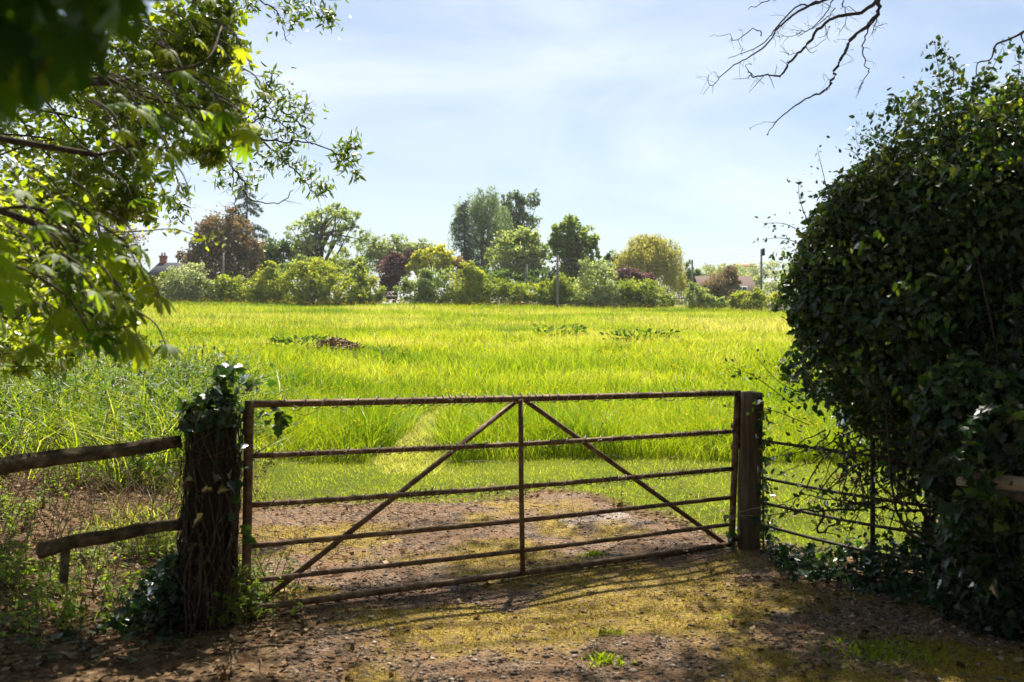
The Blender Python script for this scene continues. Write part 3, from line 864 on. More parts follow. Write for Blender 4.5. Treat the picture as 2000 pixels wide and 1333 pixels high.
shrub('hedge_bush', 'white blossoming hedge bush left of the plum shrub', 'bush', 74.5, [(1160, 560, 38, 42), (1185, 575, 28, 28), (1150, 585, 40, 20)], L_blossom, 170, 6000, .13, .30, .06, 6, HG, rnd0=.62)
shrub('hedge_bush', 'dark hedge end under the willow thinning to bare brambles', 'bush', 75, [(1240, 580, 40, 26), (1285, 590, 36, 16), (1215, 575, 22, 26)], L_hedge, 140, 4600, .13, .34, .05, 6, HG, rnd0=.32)
shrub('hedge_bush', 'loose bush left of the brown bush in front of the white gable', 'bush', 73.5, [(1365, 585, 30, 24), (1352, 570, 12, 18), (1395, 595, 26, 12)], L_light, 110, 3400, .13, .32, .05, 6, HG, rnd0=.35)
shrub('hedge_bush', 'rounded green bush right of the brown bush below the tiled roof', 'bush', 73.5, [(1455, 588, 30, 24), (1480, 590, 24, 20)], L_hedge, 130, 4200, .12, .32, .05, 6, HG, rnd0=.55)
shrub('clipped_tree', 'small mop headed tree on a thick stem right of the last bush', 'tree', 70, [(1516, 583, 11, 9)], L_gold, 40, 1100, .12, .35, .22, 6, base_px=1514)
shrub('field_hedge', 'far hedge continuing at the right behind the ivy bush', 'hedge', 78, [(x_, 575 + 5 * math.sin(x_ * .06), 34, 34) for x_ in range(1560, 2200, 36)], L_hedge, 260, 8000, .17, .45, 0, part='foliage', shell=.4)

# wooded rise far off on the right
hx_ = np.linspace(20, 190, 60); hy_ = np.linspace(130, 320, 40)
X, Y = np.meshgrid(hx_, hy_)
Z = 3.6 + 11 * np.clip((Y - 130) / 130, 0, 1) ** 1.2 * np.exp(-((X - 82) / 55) ** 2) + fbm(X, Y, 25, 201) * 2 - .9
mb = MB()
i = np.arange(39)[:, None] * 60 + np.arange(59)[None, :]
mb.add(np.stack([X, Y, Z], -1).reshape(-1, 3), np.stack([i, i + 1, i + 61, i + 60], -1).ravel(), np.full(39 * 59, 4))
M_hill = rough_mat('wooded_hill_soil', [(.3, (.05, .08, .02)), (.7, (.12, .16, .04))], .2)
tag(mb.build('hill', M_hill, None, True), None, None, None, 'structure')
L_far = leafcol('far_wood_leaf', (0.151, 0.220, 0.108), (0.322, 0.367, 0.161), (0.416, 0.386, 0.322), tint=(1.4, 1.4, .8))
mb = MB()
B = np.vstack([pxblobs([(1345, 552, 20, 22), (1385, 545, 28, 26), (1425, 540, 30, 24), (1450, 552, 32, 22)], 135, .7),
               pxblobs([(1400, 538, 26, 14), (1440, 535, 26, 16), (1470, 532, 28, 18), (1500, 527, 26, 18), (1530, 532, 24, 18), (1580, 535, 50, 22), (1680, 535, 60, 22)], 190, .7),
               pxblobs([(1470, 555, 26, 24), (1500, 560, 34, 24), (1525, 552, 22, 26), (1560, 560, 40, 24)], 118, .7)])
cloud(mb, B, 420, 14000, .34, .28, .6, rnd0=.5, rv=.2)
tag(mb.build('far_woods', L_far), 'hazy woodland on the rise far behind the tiled roof', 'woods', None, 'stuff')
mb = MB()
B = pxblobs([(x_, 560, 55, 26) for x_ in range(-200, 420, 60)], 130, .6)
cloud(mb, B, 200, 6000, .34, .3, .6)
tag(mb.build('far_woods', L_far), 'far tree line behind the hedge at the left edge', 'woods', None, 'stuff')

mb = MB()  # added trees out of view, there to cut sky light on the foreground
B = np.array([[x_, y_, z_, 3.2, 2.4, 3.2] for x_, y_, z_ in ((-9, -6, 3), (-5, -7, 4), (-1, -7.5, 3), (3, -7, 4), (7, -6, 3), (11, -3, 4), (-12, -1, 4), (0, -4.5, 8), (-5, -4, 8.5), (5, -4.5, 8), (9, 0, 7.5), (12, 3, 5), (4.5, -1, 8.8), (-1, -1.5, 9.2), (-7, 3, 10), (-3, 4, 10.5), (1, 4.5, 10.2), (5, 4, 10), (9, 5, 9), (12, 9, 6), (11, 8, 3), (-9, 2, 6), (3, 1.5, 9.5), (-1, 1, 10), (9.5, 4, 4))])
cloud(mb, B, 800, 44000, .32, .35, .4)
tag(mb.build('added_shade_trees', L_dark), 'unseen dark trees added behind and above the viewpoint to block sky light', 'trees', None, 'stuff')

# ---------------------------------------------------------------- houses
M_tile = rough_mat('brown_roof_tile', [(.3, (.06, .038, .03)), (.7, (.115, .072, .056))], 3, (1, 6, 6), .9, .5, dist=.03)
M_white = rough_mat('white_render', [(.3, (.62, .60, .56)), (.7, (.78, .77, .73))], 4, (1, 1, 1), .9, .1)
M_brick = rough_mat('red_brick', [(.3, (.16, .06, .04)), (.7, (.32, .15, .10))], 8, (1, 1, 4), .9, .3)
M_slate = rough_mat('dark_slate', [(.3, (.035, .035, .045)), (.7, (.07, .07, .08))], 4, (1, 1, 1), 1.0, .3, spec=.02)
M_glass = rough_mat('window_glass', [(.3, (.02, .025, .03)), (.7, (.05, .06, .07))], 2, (1, 1, 1), .12, .0, spec=.6)
M_orange = rough_mat('orange_roof_tile', [(.3, (.30, .11, .07)), (.7, (.42, .19, .13))], 4, (1, 1, 5), .9, .3)


def house(label, x0, x1, Y, dep, eave_z, ridge_z, roof_m, wall_m, chim=None, win=()):
    g = float(ground((x0 + x1) / 2, Y))
    t = thing('house', ((x0 + x1) / 2, Y, g), label, 'house')
    mb = MB()
    gable = [[x0, Y, g - .3], [x0, Y + dep, g - .3], [x0, Y + dep, eave_z], [x0, Y + dep / 2, ridge_z - .12], [x0, Y, eave_z]]
    prism(mb, gable, (x1 - x0, 0, 0))
    mb.build('wall', wall_m, t)
    rf = MB()
    for s in (0, 1):
        ye = Y - .35 if s == 0 else Y + dep + .35
        sl = (ridge_z - eave_z) / (dep / 2)
        ze = eave_z - .35 * sl
        prism(rf, [[x0 - .25, ye, ze], [x1 + .25, ye, ze], [x1 + .25, Y + dep / 2, ridge_z], [x0 - .25, Y + dep / 2, ridge_z]][::(1 if s == 0 else -1)], (0, 0, .16))
    roof = rf.build('roof', roof_m, t)
    if chim:
        cx, cz = chim
        cb = MB()
        box(cb, (cx - .35, Y + dep / 2 - .35, ridge_z - .6), (cx + .35, Y + dep / 2 + .35, cz))
        box(cb, (cx - .42, Y + dep / 2 - .42, cz + .002), (cx + .42, Y + dep / 2 + .42, cz + .16))
        for q in (-.15, .17):
            tube(cb, [[cx + q, Y + dep / 2, cz + .162], [cx + q, Y + dep / 2, cz + .55]], .11, .09, 8)
        c = cb.build('chimney', M_brick, None)
        c.parent = roof
        c.location = -np.array(t.location)
    for wx in win:
        wb = MB(); box(wb, (wx - .45, Y - .03, g + 1.0), (wx + .45, Y + .05, g + 2.1)); w_ = wb.build('window', M_white, t)
        for q in (-.21, .21):
            pb = MB(); box(pb, (wx + q - .17, Y - .045, g + 1.08), (wx + q + .17, Y - .032, g + 2.02))
            p_ = pb.build('pane', M_glass, None); p_.parent = w_; p_.location = -np.array(t.location)
    return t


a, b = P(1366, 572, 90), P(1464, 544, 90)
house('white rendered cottage with brown tiled roof behind the brown bush', a[0], b[0] + .1, 88, 6.0, P(0, 574, 88)[2], P(0, 543, 91)[2], M_tile, M_white, None, (a[0] + 1.2, a[0] + 3.4))
a, b = P(312, 520, 118), P(395, 512, 118)
house('distant house with dark roof and brick chimney at the far left', a[0], b[0], 115, 7, P(0, 535, 115)[2], P(0, 516, 118.5)[2], M_slate, M_brick, (P(308, 500, 118)[0] + .5, P(308, 502, 118)[2]), (a[0] + 1.5,))
a, b = P(1440, 520, 215), P(1470, 520, 215)
tq = house('far building with an orange roof among the distant woods', a[0], b[0], 212, 8, P(0, 521.5, 212)[2], P(0, 516.5, 216)[2], M_orange, M_white)

# ---------------------------------------------------------------- poles and lines
M_pole = rough_mat('grey_pole_timber', [(.3, (.14, .12, .11)), (.7, (.30, .27, .25))], 6, (1, 1, .1), .9, .2)
M_cable = rough_mat('cable', [(.3, (.03, .035, .03)), (.7, (.06, .065, .06))], 6, (1, 1, 1), .6, 0)


def pole(px, top, Y, label, ins=0, r=.10):
    c = P(px, top, Y); g = float(ground(c[0], Y))
    t = thing('utility_pole', (c[0], Y, g), label, 'utility pole', 'utility poles along the field')
    mb = MB(); tube(mb, [[c[0], Y, g - .3], [c[0], Y, g + (c[2] - g) / 2], [c[0], Y, c[2]]], r, r * .72, 10)
    mb.build('pole', M_pole, t)
    for k in range(4):
        ib = MB()
        z = c[2] - .18 - .30 * k
        tube(ib, [[c[0] - .02, Y - r * .55, z], [c[0] - .02, Y - r * .55 - .16, z + .01]], .035, .03, 6)
        ib.build('insulator', M_slate, t)
    if ins:
        cb = MB(); box(cb, (c[0] + .06, Y - .16, c[2] - .5), (c[0] + .24, Y + .02, c[2] + .05)); cb.build('fuse_box', M_slate, t)
    return c


p1 = pole(436, 495, 79.5, 'pale pole before the reddish tree at the left')
p2 = pole(1089, 499, 73.2, 'tallest grey pole standing before the hedge in the middle', 0, .115)
p3 = pole(1029, 517, 78.5, 'short pole just left of the tallest grey pole')
p4 = pole(1352, 508, 90, 'thin pole right of the yellow willow', 0, .115)
p5 = pole(1487, 487, 77, 'pole with a box at its top right of the tiled roof', 1)
for k in range(4):
    mb = MB()
    for (a, b) in ((p1, p2), (p2, p5)):
        q = np.linspace(0, 1, 15)[:, None]
        w = a + (b - a) * q - [[0, 0, .2 + .3 * k]] - np.c_[0 * q, 0 * q + .28, 4 * .45 * q * (1 - q)]
        tube(mb, w, .006, None, 4)
    tag(mb.build('overhead_wire', M_cable), 'thin overhead wire strung between the grey poles along the hedge', 'wire', 'overhead wires between the poles')

# far gate in the hedge gap, railing, wall and parked car
ga, gb = P(740, 590, 76), P(782, 590, 76)
zf = float(ground(ga[0], 76))
t = thing('field_gate', ((ga[0] + gb[0]) / 2, 76, zf), 'small distant metal gate in the gap of the hedge', 'gate')
for k, z in enumerate((.15, .45, .75, 1.05)):
    mb = MB(); tube(mb, [[ga[0], 76, zf + z], [gb[0], 76, zf + z]], .03, None, 6); mb.build('rail', M_wire, t)
for xx in (ga[0], gb[0]):
    mb = MB(); tube(mb, [[xx, 76, zf - .1], [xx, 76, zf + 1.12]], .04, None, 6); mb.build('stile', M_wire, t)
for s in (0, 1):
    mb = MB(); tube(mb, [[ga[0] if s else gb[0], 76.04, zf + .15], [(ga[0] + gb[0]) / 2, 76.04, zf + 1.05]], .025, None, 6); mb.build('brace', M_wire, t)

ra, rb = P(1304, 590, 77.5), P(1338, 590, 77.5)
zf = float(ground(ra[0], 77.5))
t = thing('picket_railing', ((ra[0] + rb[0]) / 2, 77.5, zf), 'grey picket railing in the hedge break beneath the willow', 'railing')
zt = P(0, 583, 77.5)[2]
for (z0_, z1_) in ((-.03, .05), (-.5, -.42)):
    mb = MB(); box(mb, (ra[0], 77.48, zt + z0_), (rb[0], 77.56, zt + z1_)); mb.build('rail', M_pole, t)
for xx in np.linspace(ra[0] + .05, rb[0] - .05, 11):
    mb = MB(); box(mb, (xx - .03, 77.49, zt - .42), (xx + .03, 77.55, zt - .03)); mb.build('picket', M_pole, t)
for xx in (ra[0] - .08, rb[0] + .08):
    mb = MB(); box(mb, (xx - .06, 77.46, zf - .2), (xx + .06, 77.58, zt + .1)); mb.build('post', M_pole, t)
wa = P(1500, 600, 72); zf = float(ground(wa[0] + 2, 72))
mb = MB()
for k in range(9):
    for r_ in range(3):
        box(mb, (wa[0] + k * .5 + (r_ % 2) * .2, 71.9 + rng.uniform(-.02, .02), zf - .1 + r_ * .25), (wa[0] + k * .5 + .488 + (r_ % 2) * .2, 72.2, zf + .142 + r_ * .25), rng.random())
M_stone = rnd_mat('pale_wall_stone', [(0, (.34, .30, .25)), (1, (.58, .53, .46))])
tag(mb.build('garden_wall', M_stone), 'low pale stone wall beside the mop headed tree', 'wall')

cc = P(1680, 600, 66); cz = float(ground(cc[0], 66))
M_car = rough_mat('silver_paint', [(.3, (.60, .62, .65)), (.7, (.70, .72, .74))], 2, (1, 1, 1), .25, 0, .3, spec=.6)
M_tyre = rough_mat('tyre_rubber', [(.3, (.015, .015, .015)), (.7, (.03, .03, .03))], 9, (1, 1, 1), .9, .1)
t = thing('parked_car', (cc[0], 66, cz), 'silver parked car glimpsed through the gaps of the ivy bush', 'car')
mb = MB()
side = [(-2.1, .35), (2.1, .35), (2.15, .75), (1.9, .92), (1.0, 1.0), (.45, 1.48), (-1.1, 1.5), (-1.75, 1.02), (-2.12, .9)]
prism(mb, [[cc[0] + a, 65.2, cz + b] for a, b in side], (0, 1.65, 0))
mb.build('body', M_car, t)
for q in ([(.9, 1.02), (.42, 1.40), (-.2, 1.42), (-.2, 1.02)], [(-.28, 1.02), (-.28, 1.42), (-1.05, 1.43), (-1.55, 1.04)]):
    mb = MB(); prism(mb, [[cc[0] + a, 65.19, cz + b] for a, b in q], (0, .007, 0)); mb.build('window', M_glass, t)
for a in (-1.3, 1.3):
    for yy in (65.16, 66.68):
        mb = MB(); tube(mb, [[cc[0] + a, yy, cz + .33], [cc[0] + a, yy + .2, cz + .33]], .33, None, 16); w_ = mb.build('wheel', M_tyre, t)

# ---------------------------------------------------------------- the near gate
dL, dR = 5.52, 7.26
gL, gR = P(488, 790, dL), P(1434, 767, dR)
gdir = unit((gR - gL) * [1, 1, 0]); gn = np.array([gdir[1], -gdir[0], 0])        # gn faces the camera


def G(px, py, off=0.0):
    """photo pixel on the gate's vertical plane"""
    q = P(px, py, 1.0) - CAM
    k = np.dot(gL + gn * off - CAM, gn) / np.dot(q, gn)
    return CAM + q * k


gate = thing('farm_gate', (*(gL[:2]), 0.0), 'rusty six bar tubular steel farm gate wound with barbed wire', 'gate')
rails = [((487, 790), (1437, 768), .024), ((489, 891), (1432, 843), .0185), ((489, 987), (1430, 916), .0185),
         ((488, 1067), (1427, 972), .0180), ((486, 1135), (1422, 1025), .0175), ((482, 1190), (1424, 1064), .024)]
RP = []
for k, (a, b, r) in enumerate(rails):
    pa, pb = G(*a), G(*b)
    m = (pa + pb) / 2 - [0, 0, .012 if 0 < k < 5 else 0.004]
    pts = crv([pa, m, pb], 12)
    RP.append((pts, r))
    r *= .86
    mb = MB(); tube(mb, pts, r, None, 12, .5, .012)
    mb.build('rail', M_rust, gate, True)
for (a, b, r) in (((487, 783), (480, 1185), .026), ((1441, 763), (1428, 1075), .024)):
    mb = MB(); tube(mb, crv([G(*a), (G(*a) + G(*b)) / 2, G(*b)], 8), r, None, 12, .5, .01); mb.build('stile', M_rust, gate, True)
mb = MB(); tube(mb, [G(1017, 780, .03), G(1018, 950, .03), G(1021, 1121, .03)], .016, None, 10); mb.build('centre_bar', M_rust, gate, True)
for (a, b) in (((1012, 781), (505, 1180)), ((1024, 781), (1422, 1067))):
    mb = MB(); tube(mb, [G(*a, -.035), (G(*a, -.035) + G(*b, -.035)) / 2, G(*b, -.035)], .0165, None, 10); mb.build('brace', M_rust, gate, True)
for py in (832, 872, 1052):
    mb = MB(); e = G(1434, py); box(mb, (-.015, -.02, -.02), (.10, .02, .02), .5, np.array([gdir, gn, [0, 0, 1]]), e); mb.build('hinge', M_rust, gate)
wire = MB()
for k, (pts, r) in enumerate(RP[:3]):
    L_ = np.concatenate([[0], np.cumsum(np.linalg.norm(np.diff(pts, axis=0), axis=1))])
    for turn in range(1):
        nW = 520
        s = np.linspace(.03 if k else .18, L_[-1] - .03, nW)
        pitch = .085 + .035 * np.sin(s * 3.1 + turn * 2 + k) + .02 * np.sin(s * 9 + k)
        ph = np.cumsum(np.full(nW, s[1] - s[0]) / np.abs(pitch)) * 2 * math.pi + turn * 2.5 + k
        rr_ = r + .006 + .012 * np.clip(fbm(s, s * 0 + k + turn, .22, 301) * 2 - 1.05, 0, 1) * 2
        c = np.stack([np.interp(s, L_, pts[:, q]) for q in range(3)], 1)
        sag = np.clip(np.sin(ph) * -1, 0, 1) * 0
        w = c + gn * (np.cos(ph) * rr_)[:, None] + np.array([0, 0, 1]) * (np.sin(ph) * rr_ - sag)[:, None]
        tube(wire, w, .0029, None, 5)
        for q in range(8, nW - 8, 14):
            for e in range(2):
                d = rdir(1)[0] * .017
                tube(wire, [w[q] - d, w[q] + d], .0021, .001, 4)
for (a, b, dip) in (((560, 797), (630, 797), 14), ((1352, 772), (1410, 772), 12), ((640, 983), (745, 975), 8), ((795, 972), (860, 962), 8)):
    A, Bq = G(*a, .02), G(*b, .02); m = (A + Bq) / 2 - [0, 0, dip * 5.8 / F]
    tube(wire, crv([A, m, Bq], 8), .0018, None, 5)
wire.build('barbed_wire', M_wire, gate)
net = MB()
for px in (512, 598, 690, 762, 870, 942, 1085, 1120, 1215, 1262, 1330):
    tp = np.interp(px, [489, 1018, 1430], [990, 940, 918]) + rng.uniform(-60, 0)
    bt = np.interp(px, [489, 1018, 1430], [1070, 1012, 972]) + rng.uniform(10, 45)
    q = [G(px + rng.normal() * 4, tp + (bt - tp) * f, -.05) for f in np.linspace(0, 1, 6)]
    tube(net, crv(q, 3), .0011, None, 4)
for (ya, yb) in ((905, 890), (1010, 965)):
    q = [G(px, np.interp(px, [489, 1430], [ya, yb]) + rng.normal() * 7, -.05) for px in np.linspace(500, 1420, 13)]
    tube(net, crv(q, 3), .0009, None, 4)
net.build('wire_netting', M_wire, gate)

# ---------------------------------------------------------------- right gate post with ivy, metal bar fence
pt, pb_ = P(1467, 767, 7.22), P(1462, 1085, 7.22)
px_, py_ = pt[0], pt[1]
rp = thing('gate_post', (px_, py_, 0), 'square weathered timber gate post at the hinge end of the gate', 'gate post')
mb = MB()
hw = .068
zs = np.linspace(-.25, pt[2], 14)
pts4 = [np.array([[px_ + sx * hw + rng.normal() * .002 - .02 * (1 - z / pt[2]), py_ + sy * hw, z] for z in zs]) for sx, sy in ((-1, -1), (1, -1), (1, 1), (-1, 1))]
Vp = np.stack(pts4, 1).reshape(-1, 3)
i = np.arange(13)[:, None] * 4; j = np.arange(4)[None, :]
mb.add(np.vstack([Vp, Vp[-4:].mean(0) + [0, 0, .012]]), np.concatenate([np.stack([i + j, i + (j + 1) % 4, i + 4 + (j + 1) % 4, i + 4 + j], -1).ravel(), np.concatenate([[52 + k, 52 + (k + 1) % 4, 56] for k in range(4)])]), [4] * 52 + [3] * 4)
mb.build('timber', M_post, rp)

M_ivy = leaf_mat('ivy_leaf', [(0, (.010, .030, .010)), (.55, (.022, .058, .014)), (.85, (.05, .11, .018)), (1, (.13, .17, .025))],
                 [(0, (.02, .07, .008)), (.55, (.06, .16, .010)), (.85, (.20, .36, .014)), (1, (.42, .48, .02))], .42, .34, .7)


def ivy_on(name, loc, label, pos_fn, n, size, stems=(), rnd=None, smat=None):
    t = thing(name, loc, label, 'ivy')
    mb = MB()
    pos, ax, nr = pos_fn(n)
    scat(mb, IVY, pos, ax, nr, size * rng.uniform(.5, 1.3, n), rng.random(n) if rnd is None else np.clip(rng.normal(rnd, .25, n), 0, 1))
    mb.build('leaves', M_ivy, t)
    if len(stems):
        sb = MB()
        for (q, r) in stems: tube(sb, q, r, r * .5, 5, .5, .06)
        sb.build('stems', smat or M_stem, t)
    return t


def around_post(n):
    z = np.abs(rng.normal(0, .38, n)); z = np.where(z > 1.05, rng.random(n) * 1.05, z)
    z = np.where(rng.random(n) < .15, rng.uniform(.75, 1.15, n), z)
    a = rng.uniform(-1.5, 1.3, n)
    rr = .10 + .05 * rng.random(n) + np.where(z < .35, .05 * rng.random(n), 0)
    d = np.c_[np.cos(a), np.sin(a), 0 * a]
    low = (z < .3) & (rng.random(n) < .5)
    d = np.where(low[:, None], np.c_[np.cos(a * 3), np.sin(a * 3) - .3, 0 * a], d)
    return np.c_[px_ - .01, py_, 0] + d * rr[:, None] + np.c_[0 * z, 0 * z, z], unit(rdir(n) * .7 + d * .4 + [0, 0, -.7]), d + rdir(n) * .5


ivy_on('post_ivy', (px_ + .1, py_, 0), 'dark ivy climbing the far side of the timber gate post', around_post, 240, .05,
       [(crv([[px_ + .08, py_ - .05, 0], [px_ + .09, py_, .4], [px_ + .085, py_ + .03, .8], [px_ + .09, py_, 1.1]], 4), .008)])

M_bar = rough_mat('dark_fence_iron', [(.3, (.02, .016, .014)), (.7, (.07, .05, .04))], 40, (1, 1, 1), .7, .3, .3)
fence = thing('bar_fence', (px_ + .8, 6.4, 0), 'curved iron bar fence running from the timber gate post into the bush', 'fence')
f0 = np.array([px_ + .07, py_])
ftrk = np.array([f0, [2.06, 6.78], [2.33, 6.40], [2.64, 6.08], [3.0, 5.6], [3.3, 4.8]])
for z0_, dz in ((.815, -.02), (.545, -.03), (.365, -.02), (.205, -.05)):
    q = crv([[*p_, z0_ + dz * k / 4] for k, p_ in enumerate(ftrk)], 6)
    mb = MB(); tube(mb, q, .0105, None, 8); mb.build('bar', M_bar, fence, True)
for k, top in ((2, .90), (4, .9)):
    p_ = ftrk[k]; mb = MB(); tube(mb, [[p_[0], p_[1] + .02, -.2], [p_[0], p_[1] + .02, top]], .016, None, 8); mb.build('post', M_bar, fence, True)

# pale board behind the ivy on the right
mb = MB()
A, Bq = P(1868, 936, 5.06), P(2110, 962, 4.8)
e1 = unit((Bq - A)); e2 = np.array([0, 0, 1.]); e3 = np.cross(e1, e2)
box(mb, (0, -.012, -.030), (np.linalg.norm(Bq - A), .012, .045), .5, np.array([e1, e3, e2]), A)
bd = thing('fence_board', (*A[:2], 0), 'pale weathered board on a brown rail half buried in the ivy bush', 'board')
M_board = rough_mat('pale_board', [(.3, (.20, .155, .11)), (.7, (.42, .36, .29))], 12, (1, 1, 6), .9, .3)
mb.build('board', M_board, bd)
mb = MB(); box(mb, (.12, -.02, -.075), (np.linalg.norm(Bq - A), .03, -.032), .5, np.array([e1, e3, e2]), A); mb.build('rail', M_post, bd)
for f in (.66, .95):
    mb = MB(); q = A + (Bq - A) * f + np.array([0, .36, 0]); box(mb, (q[0] - .03, q[1] - .33, q[2] - .10), (q[0] + .03, q[1] + .03, q[2] - .05)); box(mb, (q[0] - .035, q[1] - .03, -.2), (q[0] + .035, q[1] + .029, q[2] - .102)); mb.build('post', M_post, bd)

# ---------------------------------------------------------------- big ivy bush on the right
bush = thing('ivy_bush', (3.0, 6.0, 0), 'huge dark glossy ivy bush filling the right edge beside the bar fence', 'bush')
BB = np.vstack([pxblobs([(1862, 620, 285, 315)], 6.5, .85), pxblobs([(1960, 450, 270, 285)], 6.4, .9), pxblobs([(2200, 480, 300, 400)], 6.3, 1.0), pxblobs([(1715, 425, 120, 118)], 6.5, 1.0), pxblobs([(1630, 560, 95, 130)], 6.5, 1.0)])
mb = MB()


def ell_leaves(E, n, size, shell=.7, rnd0=.45, amp=.34, seed=401):
    d = rdir(n)
    r = shell + (1 - shell) * rng.random(n) ** .6
    th = np.arctan2(d[:, 1], d[:, 0])
    bump = 1 + amp * (fbm(th * 1.0 + 9, d[:, 2] * 2.2, .75, seed, 4) - .5) * 2
    pos = E[:3] + d * (r * bump)[:, None] * E[3:6]
    ax = unit(rdir(n) * .8 + d * .2 + [0, 0, -.6])
    nr = unit(d * .8 + rdir(n) * .75 + [0, 0, .35])
    yng_lit = np.clip((r - .82) * 4, 0, .6) * np.clip(d[:, 2] * 1.6, 0, 1)  # young leaves on top, paler also to paint in sun coming through
    return pos, ax, nr, size * rng.uniform(.45, 1.3, n) ** 1.2, np.clip(rng.normal(rnd0, .2, n) + yng_lit, 0, 1)


for k, (E, n) in enumerate(zip(BB, (19000, 15000, 13000, 3000, 2600))):
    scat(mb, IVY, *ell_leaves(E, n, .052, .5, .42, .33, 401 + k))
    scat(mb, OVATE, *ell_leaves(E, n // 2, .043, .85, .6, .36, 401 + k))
# bulges and sprays that break the outline
for k in range(115):
    E = BB[rng.integers(0, 3)]
    d = rdir(1)[0]
    d[1] *= .8
    c = E[:3] + d * E[3:6] * rng.uniform(.84, 1.06)
    q = rng.uniform(.09, .32)
    n = int(900 * q)
    up = d[2] > .25
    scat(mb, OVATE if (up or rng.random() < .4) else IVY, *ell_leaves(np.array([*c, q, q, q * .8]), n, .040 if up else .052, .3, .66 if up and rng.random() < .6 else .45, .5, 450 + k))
for E, n in zip(pxblobs([(1990, 985, 135, 260), (2100, 900, 170, 400), (1900, 850, 110, 150), (1900, 1080, 70, 90), (1990, 1150, 150, 120)], 5.4, 1.0), (10000, 8000, 4600, 2400, 6000)):
    scat(mb, IVY, *ell_leaves(E, n, .056, .35, .18, .3, 481))
for E, n in zip(pxblobs([(1935, 1050, 90, 90), (1990, 850, 110, 60), (1885, 895, 30, 30), (1905, 1000, 60, 40), (1950, 925, 36, 30), (1912, 930, 12, 16)], 4.98, .4), (900, 700, 70, 260, 46, 12)):
    scat(mb, IVY, *ell_leaves(E, n, .065, .3, .25, .3, 491))
mb.build('leaves', M_ivy, bush)
mb = MB()
roots = [np.array([2.95 + rng.normal() * .16, 5.95 + rng.normal() * .25, 0]) for _ in range(10)]
for k in range(52):
    E = BB[rng.integers(0, 2)]
    s = roots[rng.integers(len(roots))]
    e = E[:3] + rdir(1)[0] * E[3:6] * .85
    m = s + (e - s) * .5 + rng.normal(size=3) * .15
    tube(mb, crv([s - [0, 0, .1], s + [rng.normal() * .05, 0, .4], m, e], 5), .014 * rng.uniform(.5, 1.6), .004, 6, .5, .06)
# thin bare twigs hanging out under the bush over the fence
for (pa, pe, pm) in (((1800, 960), (1570, 955), (1690, 985)), ((1840, 1000), (1560, 962), (1700, 990)), ((1830, 1055), (1745, 1010), (1790, 1035)), ((1760, 880), (1540, 865), (1640, 880)),
                     ((1700, 985), (1500, 985), (1590, 1000)), ((1610, 990), (1670, 1005), (1600, 1040)), ((1780, 840), (1590, 895), (1690, 850)), ((1850, 930), (1640, 845), (1740, 900)),
                     ((1800, 900), (1620, 950), (1700, 900)), ((1790, 1000), (1680, 900), (1730, 960))):
    Yq = 6.1
    q = crv([P(*pa, Yq), P(*pm, Yq + .1), P(*pe, Yq + .2)], 6)
    q = q + rng.normal(size=q.shape) * .008
    tube(mb, q, .010, .003, 6, .5, .08)
    for _ in range(5):
        s = q[rng.integers(3, len(q))]
        e = s + rng.normal(size=3) * [.14, .08, .10]
        tube(mb, crv([s, (s + e) / 2 + rng.normal(size=3) * .02, e], 4), .0035, .0012, 5)
TW = []
for _ in range(46):
    a = np.array([rng.uniform(1600, 1860), rng.uniform(830, 930)]); a[1] += (a[0] - 1600) * .12
    e = a + [rng.uniform(-130, 60), rng.uniform(20, 150)]
    Yq = rng.uniform(5.9, 6.7)
    q = crv([P(*a, Yq), P(*((a + e) / 2 + rng.normal(size=2) * 18), Yq), P(*e, Yq)], 5)
    q = q + rng.normal(size=q.shape) * .006
    tube(mb, q, .0055, .0015, 5, .5, .06)
    TW.append(q)
# leafy shoots standing clear of the outline
sh, shl = mb, MB()


def shoot(pts, Y, n, size, r=.004, tm=OVATE, lm=None, sm=None, rnd0=.6, spread=.03):
    q = crv([P(a, b, Y) for a, b in pts], 6)
    tube(sm, q, r, r * .35, 5, .5, .04)
    i_ = rng.integers(1, len(q), n)
    pos = q[i_] + rng.normal(size=(n, 3)) * spread
    tg = unit(np.gradient(q, axis=0))[i_]
    scat(lm, tm, pos, unit(tg * .5 + rdir(n) * .9), rdir(n) + [0, 0, .5], size * rng.uniform(.55, 1.25, n), np.clip(rng.normal(rnd0, .22, n), 0, 1))


for pts, n, sz in (([(1860, 260), (1840, 180), (1825, 80)], 90, .045), ([(1850, 200), (1862, 140), (1835, 85)], 50, .04), ([(1720, 330), (1760, 240), (1800, 150)], 40, .035),
                   ([(1620, 390), (1608, 340), (1596, 290)], 14, .03), ([(1580, 440), (1562, 390), (1560, 350)], 22, .035), ([(1600, 480), (1540, 440), (1490, 436)], 26, .03),
                   ([(1600, 500), (1540, 468), (1495, 466)], 20, .03), ([(1740, 300), (1700, 270), (1672, 262)], 34, .035), ([(1700, 340), (1670, 300), (1650, 290)], 14, .03),
                   ([(1780, 250), (1748, 215), (1752, 190)], 46, .045), ([(1560, 800), (1480, 740), (1425, 715)], 40, .035), ([(1570, 770), (1520, 745), (1470, 690)], 22, .03),
                   ([(1580, 830), (1500, 800), (1415, 795)], 24, .035), ([(1900, 200), (1930, 150), (1960, 90)], 60, .05), ([(1930, 230), (1985, 160), (1990, 100)], 60, .05),
                   ([(1880, 220), (1905, 180), (1915, 150)], 40, .045), ([(1545, 620), (1520, 600), (1505, 590)], 16, .04)):
    shoot(pts, 6.2, n, sz, .0035, OVATE, shl, sh, .62)
